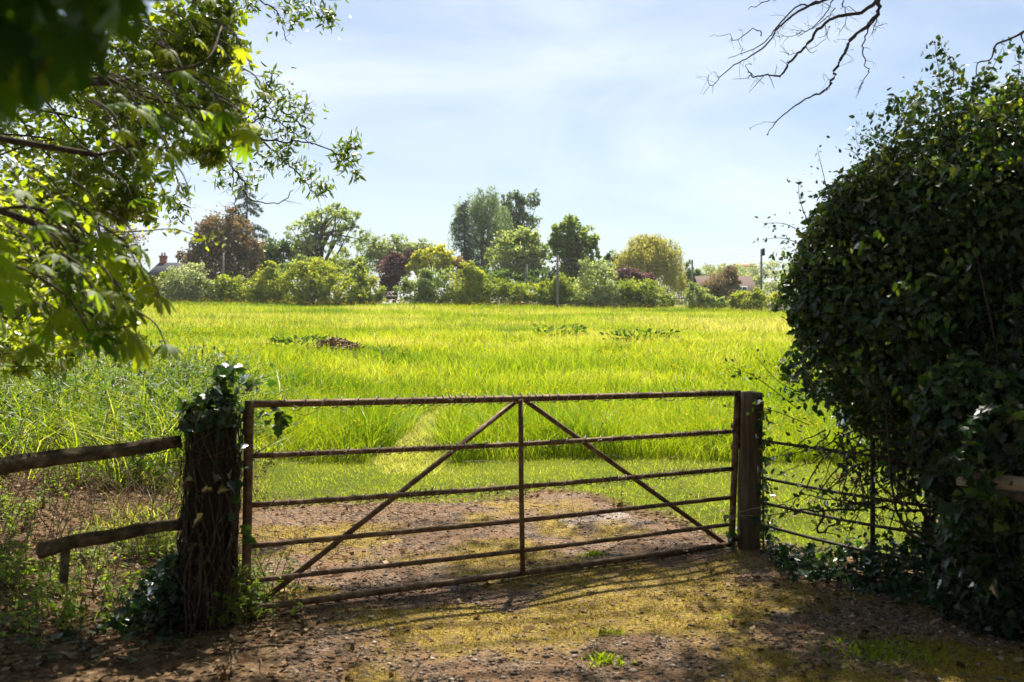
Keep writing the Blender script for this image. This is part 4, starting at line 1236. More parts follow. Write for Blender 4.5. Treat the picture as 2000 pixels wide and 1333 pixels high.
for q in TW:
    n = rng.integers(6, 26)
    i_ = rng.integers(3, len(q), n)
    scat(shl, OVATE, q[i_] + rng.normal(size=(n, 3)) * .035, rdir(n) + [0, 0, -.4], rdir(n) + [0, 0, .4], .042 * rng.uniform(.5, 1.3, n), np.clip(rng.normal(.5, .25, n), 0, 1))
for _ in range(14):
    a, b = rng.uniform(1590, 1990), rng.uniform(420, 860)
    E = BB[0] if a < 1850 else BB[1]
    c = P(a, b, 5.35 + abs(a - 1830) / 600 + rng.uniform(0, .25)); n = 14
    scat(shl, OVATE, c + rng.normal(size=(n, 3)) * [.07, .03, .05], rdir(n) * .7 + [0, -.3, -.7], rdir(n) * .5 + [0, -.7, .6], .055 * rng.uniform(.6, 1.2, n), np.clip(rng.normal(.82, .1, n), 0, 1))
for _ in range(60):
    E = BB[rng.integers(0, 2)]
    d = rdir(1)[0]; d[2] = abs(d[2]) * .8 + .1; d = unit(d)
    s = E[:3] + d * E[3:6] * .93
    L_ = rng.uniform(.1, .28)
    q = crv([s, s + d * L_ * .5 + rng.normal(size=3) * .03, s + d * L_ + [0, 0, .05]], 4)
    tube(sh, q, .003, .001, 5)
    n = 16; i_ = rng.integers(2, len(q), n)
    scat(shl, OVATE, q[i_] + rng.normal(size=(n, 3)) * .025, unit(d * .5 + rdir(n)), rdir(n) + [0, 0, .5], .045 * rng.uniform(.5, 1.2, n), np.clip(rng.normal(.8, .15, n), 0, 1))
sh.build('branches', M_bark, bush)
shl.build('shoot_leaves', M_ivy, bush)


def ground_ivy(n):
    x = rng.uniform(1.75, 4.2, n); y = rng.uniform(4.4, 7.0, n)
    line = np.interp(x, [1.75, 2.2, 2.6, 3.2, 4.2], [6.5, 6.0, 5.3, 4.75, 4.4])
    k = (y > line + rng.normal(0, .12, n)) & (y < np.interp(x, [1.75, 2.4, 3.2, 4.2], [6.9, 6.65, 6.6, 6.6]))
    x, y = x[k], y[k]
    z = ground(x, y) + .03 + .24 * rng.random(len(x)) * np.clip((y - line[k]) / .5, .12, 1) * np.clip((x - 1.6) / .9, .45, 1.3)
    m = len(x)
    return np.c_[x, y, z], unit(rdir(m) + [0, -.5, -.2]), unit(rdir(m) * .6 + [0, -.3, 1]), .055 * rng.uniform(.5, 1.3, m), np.clip(rng.normal(.32, .22, m), 0, 1)


mb = MB(); scat(mb, IVY, *ground_ivy(9000))
tag(mb.build('ground_ivy', M_ivy), 'dark ivy carpet creeping over the ground below the bar fence', 'ground cover', None, 'stuff')

# ---------------------------------------------------------------- left ivy-clad post and rail fence
lpc = P(412, 1215, 5.42)
M_dkstem = rough_mat('ivy_stem_bark', [(.32, (.022, .016, .010)), (.58, (.075, .052, .033)), (.8, (.24, .18, .12))], 30, (1, 1, 1), .9, .3)
M_dkbark = rough_mat('dark_old_timber', [(.3, (.008, .006, .004)), (.6, (.026, .018, .012)), (.8, (.075, .044, .026))], 22, (1, 1, .2), .95, .8, dist=.01)
lp = thing('old_gate_post', (lpc[0], lpc[1], 0), 'thick old timber post wrapped in ivy stems at the latch end', 'gate post')
mb = MB()
q = crv([[lpc[0] - .035, lpc[1], -.25], [lpc[0] - .01, lpc[1], .3], [lpc[0] + .01, lpc[1], .75], [lpc[0] + .03, lpc[1], 1.12]], 5)
log(mb, q[::5], .126, .116, 30, 9, .2, 4)
mb.build('timber', M_dkbark, lp, True)
stems = []
for k in range(95):
    a0 = rng.uniform(0, 2 * math.pi); tw = rng.normal() * 1.6
    zl = rng.uniform(-.03, .5); zz = np.linspace(zl, min(1.18, zl + rng.uniform(.3, 1.1)), 10)
    rr = np.interp(zz, [0, .25, .6, 1.2], [.160, .136, .128, .132]) + rng.uniform(0, .016) + np.abs(rng.normal(size=10)) * .010
    aa = a0 + tw * (zz - zl) + np.cumsum(rng.normal(size=10) * .11)
    lean = np.interp(zz, [0, 1.1], [-.03, .03])
    stems.append((crv(np.c_[lpc[0] - .005 + lean + np.cos(aa) * rr, lpc[1] + np.sin(aa) * rr, zz], 4), rng.uniform(.0018, .006) if rng.random() < .85 else .010))
for k in range(7):
    a0 = rng.uniform(-.5, .4) - math.pi / 2
    q0 = np.array([lpc[0] + math.cos(a0) * .15, lpc[1] + math.sin(a0) * .15, rng.uniform(.25, .5)])
    e = np.array([lpc[0] + math.cos(a0) * .20 + rng.normal() * .05, lpc[1] + math.sin(a0) * .26, .01])
    stems.append((crv([q0, (q0 + e) / 2 + rng.normal(size=3) * .03, e], 5), rng.uniform(.004, .009)))
for k in range(12):
    q0 = np.array([lpc[0] + rng.choice([-1, 1]) * .14, lpc[1] - .05, rng.uniform(.4, 1.1)])
    e = q0 + [rng.uniform(-.45, .3), rng.uniform(-.2, .2), rng.uniform(-.3, .2)]
    stems.append((crv([q0, (q0 + e) / 2 + rng.normal(size=3) * .06, e], 5), .004))


def top_ivy(n):
    c = np.array([lpc[0] + .0, lpc[1], 1.15])
    d = rdir(n); r = rng.random(n) ** .45
    pos = c + d * r[:, None] * [.17, .16, .13]
    up = rng.random(n) < .16
    pos[up] = np.array([lpc[0] + .075, lpc[1], 1.33]) + rng.normal(size=(up.sum(), 3)) * [.045, .045, .06]
    out = rng.random(n) < .05
    pos[out] = P(487, 742, 5.42) + rng.normal(size=(out.sum(), 3)) * [.045, .04, .02]
    dn = rng.random(n) < .12
    a = rng.uniform(0, 2 * math.pi, n)
    low = np.c_[lpc[0] + .02 + np.cos(a) * .17, lpc[1] + np.sin(a) * .17, rng.uniform(.45, 1.05, n)]
    pos[dn] = low[dn]
    rt = rng.random(n) < .06
    pos[rt] = G(540, 815, .0) + rng.normal(size=(rt.sum(), 3)) * [.06, .04, .035]
    return pos, unit(rdir(n) * .8 + d * .4 + [0, 0, -.5]), unit(d + rdir(n) * .5 + [0, 0, .4])


ivy_on('post_ivy', (lpc[0], lpc[1] - .1, 0), 'bushy glossy ivy crowning the thick old post with dry stems below', top_ivy, 440, .064, stems, .55, M_dkstem)

mb = MB()
n = 1100
x_ = lpc[0] - .10 - np.abs(rng.normal(0, .20, n)); y_ = lpc[1] + rng.normal(.02, .16, n)
z_ = rng.random(n) * .42 * np.exp(-((x_ - lpc[0] + .12) / .28) ** 2)
scat(mb, IVY, np.c_[x_, y_, z_ + .01], rdir(n) + [0, 0, -.3], rdir(n) + [0, -.2, .8], .055 * rng.uniform(.5, 1.2, n), np.clip(rng.normal(.12, .12, n), 0, 1))
n = 260
x_ = rng.uniform(-3.4, -1.7, n); y_ = rng.uniform(4.7, 5.5, n)
scat(mb, IVY, np.c_[x_, y_, .02 + .05 * rng.random(n)], rdir(n) * [1, 1, .2], rdir(n) * .5 + [0, 0, 1], .05 * rng.uniform(.5, 1.2, n), np.clip(rng.normal(.3, .2, n), 0, 1))
tag(mb.build('ground_ivy', M_ivy), 'dark ivy heaped at the foot of the ivy crowned post', 'ground cover', None, 'stuff')

rf = thing('rail_fence', (-2.35, 5.0, 0), 'weathered two rail wooden fence left of the ivy crowned post', 'fence')
for (a, b, r0, r1) in ((P(352, 862, 5.4), P(-120, 936, 4.55), .032, .041), (P(362, 1024, 5.4), P(74, 1078, 4.85), .029, .036)):
    m = (a + b) / 2 + [0, 0, .012]
    q = crv([a, a + (m - a) * .5 + rng.normal(size=3) * .008, m, m + (b - m) * .5 + rng.normal(size=3) * .01, b], 6)
    mb = MB(); log(mb, q[::6], r0, r1, 24, int(r0 * 1000), .42, 5, .75); mb.build('rail', M_rail, rf, True)
c = P(128, 1060, 4.93)
mb = MB(); log(mb, [[c[0] - .012, c[1], c[2] - .20], [c[0] - .006, c[1], c[2] - .12], [c[0], c[1], c[2] - .02]], .019, .024, 16, 3, .4, 1); mb.build('stump', M_rail, rf, True)
c = P(-170, 930, 4.5)
mb = MB(); tube(mb, crv([[c[0], c[1] + .1, -.3], [c[0], c[1] + .1, .5], [c[0], c[1] + .1, 1.1]], 4), .08, .07, 10, .5, .05); mb.build('post', M_rail, rf, True)
mb = MB()
for (a, b, dz) in ((P(352, 846, 5.4), P(-100, 905, 4.6), .03), (P(352, 855, 5.45), P(-100, 882, 4.7), .05)):
    q = crv([a, (a + b) / 2 - [0, 0, dz], b], 12)
    tube(mb, q, .0016, None, 4)
    for k in range(2, len(q) - 1, 2):
        d = rdir(1)[0] * .014; tube(mb, [q[k] - d, q[k] + d], .0013, None, 4)
mb.build('barbed_wire', M_wire, rf)

# ---------------------------------------------------------------- undergrowth on the left
M_weed = leaf_mat('weed_leaf', [(0, (.025, .055, .018)), (.6, (.06, .11, .035)), (1, (.14, .20, .05))], [(0, (.05, .13, .012)), (.6, (.16, .30, .02)), (1, (.38, .50, .03))], .5, .5, .35)
M_herb = leaf_mat('herb_leaf', [(0, (.06, .12, .015)), (.6, (.12, .19, .02)), (1, (.22, .26, .03))], [(0, (.14, .30, .01)), (.6, (.34, .50, .012)), (1, (.55, .60, .02))], .5, .5, .15)


def stems_leaves(n, xy, h, per, size, tm, mbl, mbs, rnd0=.45, lean=.25):
    x, y = xy(n); n = len(x)
    z = ground(x, y)
    hh = h * rng.uniform(.5, 1.15, n)
    ld = rdir(n) * [1, 1, 0] * lean
    for i_ in range(n):
        b_ = np.array([x[i_], y[i_], z[i_] - .02])
        tp = b_ + [ld[i_, 0] * hh[i_], ld[i_, 1] * hh[i_], hh[i_]]
        tube(mbs, crv([b_, (b_ + tp) / 2 - ld[i_] * .06, tp], 3), .004, .0015, 4)
    t = rng.uniform(.15, 1, (n, per))
    pos = np.stack([x, y, z], 1)[:, None, :] + np.stack([ld[:, 0:1] * hh[:, None] * t ** 1.3, ld[:, 1:2] * hh[:, None] * t ** 1.3, hh[:, None] * t], -1)
    pos = pos.reshape(-1, 3) + rng.normal(size=(n * per, 3)) * .012
    m = n * per
    ax = rdir(m) * [1, 1, .4] + [0, 0, -.15]
    scat(mbl, tm, pos, ax, rdir(m) * .4 + [0, 0, 1], size * rng.uniform(.5, 1.2, m) * np.repeat(1.15 - .5 * t.ravel(), 1), np.clip(rng.normal(rnd0, .2, m), 0, 1))


lb, sb = MB(), MB()
def nettle_xy(n):
    y = rng.uniform(9.2, 15.5, n); x = rng.uniform(-8.5, -2.6, n)
    k = (x < np.interp(y, [9, 10, 12, 16], [-3.4, -3.0, -3.2, -4.3]) + rng.normal(0, .25, n)) & (x > -y * .62)
    k = k & ((y > 10.3) | (x > -3.7) | (rng.random(len(x)) < .25))
    return x[k], y[k]
stems_leaves(1250, nettle_xy, .92, 22, .13, SLIM, lb, sb, .5, .35)
o = lb.build('nettle_bed', M_weed)
tag(o, 'silvery green nettles crowding the bank left of the meadow', 'nettles', None, 'stuff')
o2 = sb.build('stems', M_stem, o)

mb = MB()
x, y = nettle_xy(26000)
h = rng.uniform(.35, 1.0, len(x)) * (.5 + .8 * fbm(x, y, .8, 611))
blades(mb, x, y, h, rng.uniform(.006, .013, len(x)), rng.uniform(.5, 1.7, len(x)), np.clip(rng.normal(.45, .28, len(x)), 0, 1), 2)
xx, yy = rng.uniform(-5, -1.9, 5000), rng.uniform(5.2, 9.8, 5000)
k = (xx < np.interp(yy, [5, 5.6, 7, 9.8], [-2.0, -1.75, -2.2, -2.7])) & (fbm(xx, yy, .7, 631) > .54) & ~((xx < -3.3) & (yy > 7))
blades(mb, xx[k], yy[k], rng.uniform(.08, .38, k.sum()), .006, rng.uniform(.5, 1.6, k.sum()), np.clip(rng.normal(.55, .3, k.sum()), 0, 1), 2)
tag(mb.build('bank_grass', M_grass), 'rough bending grass growing through the nettles on the left bank', 'grass', None, 'stuff')

lb, sb = MB(), MB()
def herb_xy(n):
    y = rng.uniform(5.0, 9.6, n); x = rng.uniform(-5.2, -1.5, n)
    c = fbm(x, y, .8, 501)
    k = (c > .43 + np.clip((5.6 - y), 0, 1) * .3) & (x < np.interp(y, [5, 5.6, 7, 9.6], [-1.9, -1.55, -2.1, -2.7])) & (x > -y * .62) & ~((x < -3.3) & (y > 7) & (c < .62))
    return x[k], y[k]
stems_leaves(1350, herb_xy, .24, 14, .055, OVATE, lb, sb, .6, .5)
def herb2(n):
    y = rng.uniform(5.3, 6.0, n); x = np.interp(y, [5.3, 6], [-1.55, -1.6]) + rng.normal(0, .13, n)
    return x, y
stems_leaves(110, herb2, .34, 16, .05, OVATE, lb, sb, .62, .4)
o = lb.build('undergrowth', M_herb)
tag(o, 'bright green low herbs growing around the rail fence and post', 'undergrowth', None, 'stuff')
sb.build('stems', M_stem, o)

# dry arching bramble stems behind the left fence
mb = MB()
for k in range(300):
    y0_ = rng.uniform(5.3, 9.5); x0_ = rng.uniform(-4.6, -1.75 - .12 * (y0_ - 5))
    s = np.array([x0_, y0_, float(ground(x0_, y0_))])
    d = rdir(1)[0] * [1, .5, 0]; L_ = rng.uniform(.3, 1.0)
    q = crv([s, s + d * L_ * .35 + [0, 0, L_ * rng.uniform(.3, .7)], s + d * L_ * .8 + [0, 0, L_ * rng.uniform(.2, .75)], s + d * L_ * 1.2 + [0, 0, L_ * rng.uniform(0, .4)]], 5)
    tube(mb, q + rng.normal(size=q.shape) * .006, rng.uniform(.0015, .004), .001, 5)
tag(mb.build('bramble_stems', M_stem), 'tangle of thin dry arching bramble stems behind the rail fence', 'brambles', None, 'stuff')

# ---------------------------------------------------------------- litter, stones, moss, twigs
M_litter = leaf_mat('dead_leaf', [(0, (.04, .022, .011)), (.5, (.13, .075, .038)), (.9, (.26, .165, .09)), (1, (.42, .33, .22))], None, .3, .6, .06, (1.2, 1, .8))
gL0, gD = gL[:2], gdir[:2]
mb = MB()
n = 26000
x, y = rng.uniform(-4.9, 3.6, n), rng.uniform(3.4, 10.2, n)
x[:5000], y[:5000] = rng.uniform(-6.5, -2.6, 5000), rng.uniform(8, 12.5, 5000)
dr = drive_in(x, y)
g = grass_mask(x, y)
prob = np.where(dr > .1, .06 + .5 * np.exp(-((x - 1.95) / .5) ** 2 - ((y - 6.4) / .7) ** 2) + .25 * np.exp(-((x + 1.25) / .5) ** 2), .9) * (1 - g * .93)
gl = np.abs((x - gL0[0]) * gD[1] - (y - gL0[1]) * gD[0])
prob = np.maximum(prob, .5 * np.exp(-(gl / .16) ** 2) * (1 - g))
prob = np.where((x > 1.2) & (y < 6.5), np.maximum(prob, .28), prob)
k = rng.random(n) < prob
x, y = x[k], y[k]; m = len(x)
scat(mb, LITTER, np.c_[x, y, ground(x, y) + rng.uniform(.004, .03, m)], rdir(m) * [1, 1, .25], unit(rdir(m) * .5 + [0, 0, 1]), rng.uniform(.018, .062, m), rng.random(m))
tag(mb.build('leaf_litter', M_litter), 'dry brown dead leaves strewn over the ground around the gate', 'leaf litter', None, 'stuff')

ICO = (np.array([[0, 0, .55], [.9, 0, .1], [.3, .8, .15], [-.7, .5, .05], [-.75, -.5, .12], [.25, -.85, .08], [0, 0, -.4]]) * .5,
       [[0, 1, 2], [0, 2, 3], [0, 3, 4], [0, 4, 5], [0, 5, 1], [6, 2, 1], [6, 3, 2], [6, 4, 3], [6, 5, 4], [6, 1, 5]])
M_stone2 = rnd_mat('gravel_stone', [(0, (.035, .026, .02)), (.4, (.11, .078, .055)), (.8, (.24, .175, .13)), (1, (.46, .39, .33))], .7, .3)
mb = MB()
n = 42000
x, y = rng.uniform(-1.9, 3.4, n), 3.4 + 5.8 * rng.random(n) ** 1.5
ms_ = moss_mask(x, y)
k = (drive_in(x, y) > .03) & (rng.random(n) < (1 - .88 * ms_) * np.where(y > 6.4, .45, 1))
x, y = x[k], y[k]; m = len(x)
scat(mb, ICO, np.c_[x, y, ground(x, y) + .006], rdir(m) * [1, 1, .15], unit(rdir(m) * .25 + [0, 0, 1]), np.clip(rng.lognormal(-4.2, .5, m), .005, .05), rng.random(m))
tag(mb.build('gravel_stones', M_stone2), 'loose grey brown stones scattered over the drive', 'gravel', None, 'stuff')

M_moss = leaf_mat('moss_tuft', [(0, (.08, .052, .010)), (.5, (.28, .19, .02)), (1, (.52, .38, .045))], [(0, (.18, .13, .01)), (1, (.46, .36, .04))], .35, .6, .05)
mb = MB()
n = 150000
x, y = rng.uniform(-2.1, 2.9, n), 3.5 + 5.4 * rng.random(n) ** 1.3
k = (drive_in(x, y) > .03) & (rng.random(n) < moss_mask(x, y) * np.clip((fbm(x, y, .10, 57) - .34) * 5, .08, .9))
x, y = x[k], y[k]
blades(mb, x, y, rng.uniform(.010, .024, len(x)), rng.uniform(.005, .011, len(x)), rng.uniform(.2, 1.0, len(x)), np.clip(rng.normal(.5, .25, len(x)), 0, 1), 1, ground(x, y) + .012)
tag(mb.build('moss', M_moss), 'golden yellow moss cushions growing over the drive', 'moss', None, 'stuff')

mb = MB()
for k in range(2600):
    if k < 2100:
        x0_, y0_ = rng.uniform(-4.6, -.6), rng.uniform(4.0, 9.6)
    else:
        x0_, y0_ = rng.uniform(-.7, 2.6), rng.uniform(4.2, 8.8)
    s = np.array([x0_, y0_, float(ground(x0_, y0_)) + .012])
    d = rdir(1)[0] * [1, 1, 0]; L_ = rng.uniform(.05, .28)
    q = crv([s, s + d * L_ * .5 + [0, 0, rng.uniform(0, .03)], s + d * L_ + rng.normal(size=3) * [.02, .02, .005]], 4)
    tube(mb, q, rng.uniform(.001, .0035), .0008, 4)
tag(mb.build('fallen_twigs', M_stem), 'pale broken twigs lying on the ground at the left', 'twigs', None, 'stuff')
# one long pale stick and a few green tufts
tw = thing('fallen_stick', (*P(455, 1290, 4.86)[:2], 0), 'pale forked stick lying on the gravel at the bottom left', 'stick')
mb = MB()
zz = lambda px, py: np.array([*P(px, py, 1.6 * F / (py - 650))[:2], .022])
tube(mb, crv([zz(452, 1326), zz(456, 1300), zz(450, 1272)], 5), .008, .006, 7, .5, .05)
tube(mb, crv([zz(456, 1300), zz(464, 1284), zz(472, 1278)], 4), .005, .003, 6)
mb.build('stick', M_stem, tw)
for px, py, n_, sz, hh, lab in ((1725, 1288, 520, .006, .07, 'largest bright grass tuft on the shaded gravel at the lower right'), (1190, 1245, 90, .007, .05, 'small grass tuft on the mossy gravel below the gate'),
                                (1180, 1300, 120, .009, .06, 'pale weedy tuft at the bottom edge of the gravel'), (1425, 1210, 70, .006, .04, 'tiny grass tuft in the sunlit moss right of centre'),
                                (1160, 1092, 50, .012, .07, 'bright seedling on the pad just behind the gate')):
    c = zz(px, py); mb = MB()
    sp_ = .16 if n_ > 300 else .05
    x, y = c[0] + rng.normal(0, sp_, n_), c[1] + rng.normal(0, sp_ * .7, n_)
    blades(mb, x, y, hh * rng.uniform(.5, 1.2, n_), sz * rng.uniform(.7, 1.3, n_), rng.uniform(.3, 1, n_), np.clip(rng.normal(.4, .15, n_), 0, 1), 2)
    tag(mb.build('grass_tuft', M_grass), lab, 'grass tuft', 'grass tufts on the drive')

# ---------------------------------------------------------------- bare hanging branch, upper right
def Z7(x_, y_): return (1300 + x_ / 2.836, y_ / 2.836)


def twigs_off(mb, q, n, L0, r, Yj=.0):
    for _ in range(n):
        i_ = rng.integers(2, len(q) - 1)
        s = q[i_]; tg = unit(q[i_] - q[i_ - 1])
        side = unit(np.cross(tg, [0, 1, 0])) * rng.choice([-1, 1])
        L_ = L0 * rng.uniform(.4, 1.3)
        d = unit(tg * .7 + side * .7 + np.array([0, rng.normal() * .4, 0]))
        m = s + d * L_ * .5 + rng.normal(size=3) * .02
        e = s + unit(d + rng.normal(size=3) * .35) * L_
        k_ = crv([s, m, e], 4)
        tube(mb, k_, r, r * .4, 5, .5, .05)
        if rng.random() < .6:
            s2 = k_[rng.integers(2, len(k_) - 1)]
            tube(mb, crv([s2, s2 + rng.normal(size=3) * L_ * .12, s2 + unit(d + rng.normal(size=3) * .6) * L_ * .45], 3), r * .6, r * .3, 4)


bb = thing('bare_branch', P(1715, -60, 7.0), 'leafless dead branch with crooked twigs hanging into the sky at top right', 'branch')
mb = MB()
for pts, r0, r1, nt, L0 in (
        ([(1190, -160), (1172, 0), (1080, 50), (980, 70), (890, 120), (840, 190), (780, 250), (720, 320), (680, 380), (620, 380), (540, 375), (470, 385)], .015, .004, 10, .14),
        ([(1172, -20), (1162, 90), (1120, 130), (1080, 180), (1000, 240), (950, 320), (900, 400), (870, 480), (850, 520), (790, 570), (700, 610), (610, 670), (550, 740), (530, 780)], .016, .0022, 10, .13),
        ([(980, -80), (900, 0), (780, 30), (700, 80), (630, 150), (580, 220), (520, 270), (430, 310), (350, 370), (290, 430), (275, 370)], .010, .002, 12, .14),
        ([(950, -60), (860, -5), (740, 20), (660, 100), (610, 160), (500, 210), (400, 255)], .008, .0018, 10, .13),
        ([(530, 200), (480, 180), (400, 220), (330, 225), (240, 205)], .004, .0014, 5, .08),
        ([(1160, 100), (1110, 200), (1120, 290), (1140, 370), (1100, 455), (1080, 500)], .006, .002, 5, .07),
        ([(1100, 455), (1112, 480), (1120, 505)], .0025, .0015, 0, .05),
        ([(1168, 100), (1190, 140), (1220, 110), (1275, 97)], .0035, .0015, 2, .05),
        ([(700, -40), (600, 0), (540, 25), (465, 40)], .006, .002, 5, .07),
        ([(960, -40), (930, 0), (860, 100), (780, 190), (700, 225), (680, 240), (615, 205)], .005, .0015, 9, .12),
        ([(990, -30), (1000, 20), (1030, 90), (1000, 160)], .0045, .0016, 5, .09),
        ([(930, 60), (860, 130), (760, 190), (680, 180)], .004, .0015, 6, .10),
        ([(900, 150), (860, 240), (800, 275)], .003, .0013, 3, .08),
        ([(740, 290), (690, 310), (620, 305)], .003, .0013, 3, .06),
        ([(420, 310), (425, 270), (440, 285)], .002, .001, 0, .05),
        ([(610, 670), (570, 665), (480, 695)], .002, .001, 1, .04)):
    q = crv([P(*Z7(a, b), 7.0) for a, b in pts], 5)
    r0, r1 = r0 * .95, r1
    q = q + np.c_[rng.normal(size=(len(q), 1)) * .003, np.cumsum(rng.normal(size=(len(q), 1)) * .03, 0), rng.normal(size=(len(q), 1)) * .003]
    tube(mb, q, r0, r1, 8, .5, .07)
    twigs_off(mb, q, nt, L0, max(r1 * .8, .0016))
mb.build('wood', M_bare, bb)
b2 = thing('bare_branch', P(2010, 60, 6.0), 'short dark broken twig entering at the right edge above the ivy bush', 'branch')
mb = MB()
for pts, r0, r1 in (([(2130, 60), (1985, 175), (1900, 220), (1830, 250), (1800, 330), (1730, 350), (1720, 430)], .010, .0025), ([(1985, 175), (1970, 200), (1985, 240)], .005, .003), ([(1730, 350), (1705, 345)], .002, .001)):
    q = crv([P(*Z7(a, b), 6.0) for a, b in pts], 5)
    tube(mb, q, r0, r1, 7, .5, .08)
mb.build('wood', M_bare, b2)

# ---------------------------------------------------------------- left: ash tree (most of its crown added overhead for shade), small-leaved hedge tree, chestnut boughs
M_ash = leaf_mat('ash_leaf', [(0, (.03, .055, .015)), (.6, (.07, .11, .025)), (1, (.15, .18, .04))], [(0, (.10, .18, .012)), (.6, (.24, .34, .02)), (1, (.5, .52, .03))], .45, .45, .25)
ash = thing('ash_tree', (-5.6, 9.5, 0), 'ash tree whose thin leafy twigs reach into the sky at upper left', 'tree')
wood, lv = MB(), MB()
tip = lambda *a: P(*a)
trunk = crv([[-5.6, 9.5, -.3], [-5.5, 9.5, 2], [-5.3, 9.6, 4.5], [-4.8, 9.9, 7], [-4.2, 10.2, 9]], 5)
tube(wood, trunk, .26, .12, 12, .5, .03)
YA = 9.0
start = P(300, 150, YA)
tube(wood, crv([trunk[12], (trunk[12] + start) / 2 + [0, 0, .2], start], 6), .07, .03, 8)
bl_ = [[(300, 150), (390, 200), (472, 247), (522, 279), (564, 282), (613, 289), (666, 310), (691, 338)], [(472, 247), (518, 233), (550, 243), (582, 268), (620, 293)],
       [(300, 150), (370, 230), (441, 296), (469, 328), (494, 367), (511, 398), (557, 411), (599, 386)], [(472, 247), (511, 275), (547, 307), (582, 338), (614, 377), (638, 384)],
       [(441, 296), (448, 330), (446, 360), (450, 416)], [(300, 150), (330, 280), (347, 346), (360, 374), (363, 405), (377, 423)],
       [(440, -90), (508, 0), (540, 21), (545, 42), (552, 70)], [(560, -80), (628, 0), (629, 21), (652, 32)], [(440, -90), (444, 0), (451, 25), (446, 70)],
       [(472, 247), (500, 210), (520, 170), (518, 150)], [(330, 280), (290, 350), (270, 400), (300, 420)], [(550, 243), (580, 220), (600, 205)]]
for i_, pts in enumerate(bl_):
    q = crv([P(a, b, YA) for a, b in pts], 5)
    q = q + np.c_[rng.normal(size=(len(q), 1)) * .006, np.cumsum(rng.normal(size=(len(q), 1)) * .04, 0), rng.normal(size=(len(q), 1)) * .006]
    tube(wood, q, .012 if len(pts) > 5 else .008, .0035, 6, .5, .06)
    twigs_off(wood, q, 12, .16, .0025)
up = P(440, -90, YA)
tube(wood, crv([trunk[15], (trunk[15] + up) / 2 + [0, 0, .3], up], 6), .06, .015, 8)


def Z1(x_, y_): return (x_ / 2.836, y_ / 2.836)


for (zx, zy, zr, n) in ((1490, 450, 45, 70), (1560, 560, 70, 130), (1680, 610, 50, 60), (1610, 720, 60, 80), (1580, 850, 60, 90), (1700, 960, 60, 80), (1915, 870, 55, 130), (1975, 965, 22, 30),
                        (1390, 940, 40, 40), (1500, 890, 45, 50), (1780, 1040, 40, 60), (1470, 620, 50, 50), (980, 1170, 45, 60), (1000, 1090, 50, 50), (850, 1160, 40, 50), (1640, 90, 50, 60),
                        (1580, 30, 60, 60), (1830, 90, 45, 70), (1730, 15, 60, 60), (1390, 40, 40, 50), (1220, 990, 30, 30), (1440, 740, 70, 60), (1330, 980, 60, 40), (1160, 860, 50, 40), (1960, 790, 35, 40), (770, 1090, 50, 40)):
    c = P(*Z1(zx, zy), YA)
    s_ = zr / 2.836 * YA / F * .8
    pos = c + rng.normal(size=(n, 3)) * s_
    scat(lv, SLIM, pos, unit(rdir(n) + [0, 0, -.4]), rdir(n), .075 * rng.uniform(.6, 1.3, n), np.clip(rng.normal(.4, .22, n), 0, 1))
# overhead crown, above the picture: clumps added along sun rays to dapple the drive
for (gx_, gy_, t_, rr_, n) in ((-1.9, 4.2, 10.5, .6, 380), (-1.3, 4.3, 9.5, .42, 60), (-.55, 7.9, 12, .45, 130), (.75, 7.9, 12, .5, 170),
                              (-.2, 7.3, 11.5, .3, 60), (1.55, 5.1, 10, .5, 220), (1.1, 4.1, 10, .5, 150), (2.3, 4.6, 9.5, .6, 360), (2.9, 4.4, 9.5, .7, 420), (1.7, 4.2, 9.5, .5, 300), (-4.4, 4.0, 10, .6, 120),
                              (.2, 6.75, 13, .22, 120), (.65, 6.9, 13, .22, 150), (1.1, 7.0, 13, .24, 170), (1.55, 6.9, 13, .3, 240), (-.35, 6.45, 13, .2, 70), (.85, 6.55, 13, .25, 90), (1.75, 6.3, 12.5, .3, 200), (1.9, 5.6, 12, .35, 260), (2.1, 5.0, 11, .4, 300), (.9, 4.65, 11, .3, 130), (1.5, 4.6, 11, .35, 260), (.2, 4.25, 11, .28, 80), (1.3, 5.3, 12, .25, 70), (-1.15, 5.45, 13, .16, 70), (-.85, 5.62, 13, .17, 100), (-.55, 5.80, 13, .17, 110), (-.25, 6.0, 13, .17, 110), (.08, 6.2, 13, .17, 110), (.4, 6.4, 13, .18, 110), (-.6, 5.15, 13, .3, 40), (.5, 5.6, 13, .3, 50), (1.2, 6.3, 13, .3, 60), (.1, 6.5, 13, .3, 45), (-.9, 6.2, 13, .3, 50), (1.7, 5.9, 12, .35, 110), (1.35, 7.2, 11.5, .35, 90)):
    c = np.array([gx_, gy_, 0]) + S * t_
    pos = c + rng.normal(size=(n, 3)) * rr_ * [.8, .8, .35]
    scat(lv, OVATE, pos, unit(rdir(n) + [0, 0, -.3]), rdir(n) + [0, 0, .8], .12 * rng.uniform(.6, 1.3, n), np.clip(rng.normal(.4, .22, n), 0, 1))
    s0 = trunk[-2 - (n % 4)]
    tube(wood, crv([s0, (s0 + c) / 2 + [0, 0, 1.0], c], 6), .035, .008, 6)
wood.build('trunk', M_bark, ash)
lv.build('crown', M_ash, ash)

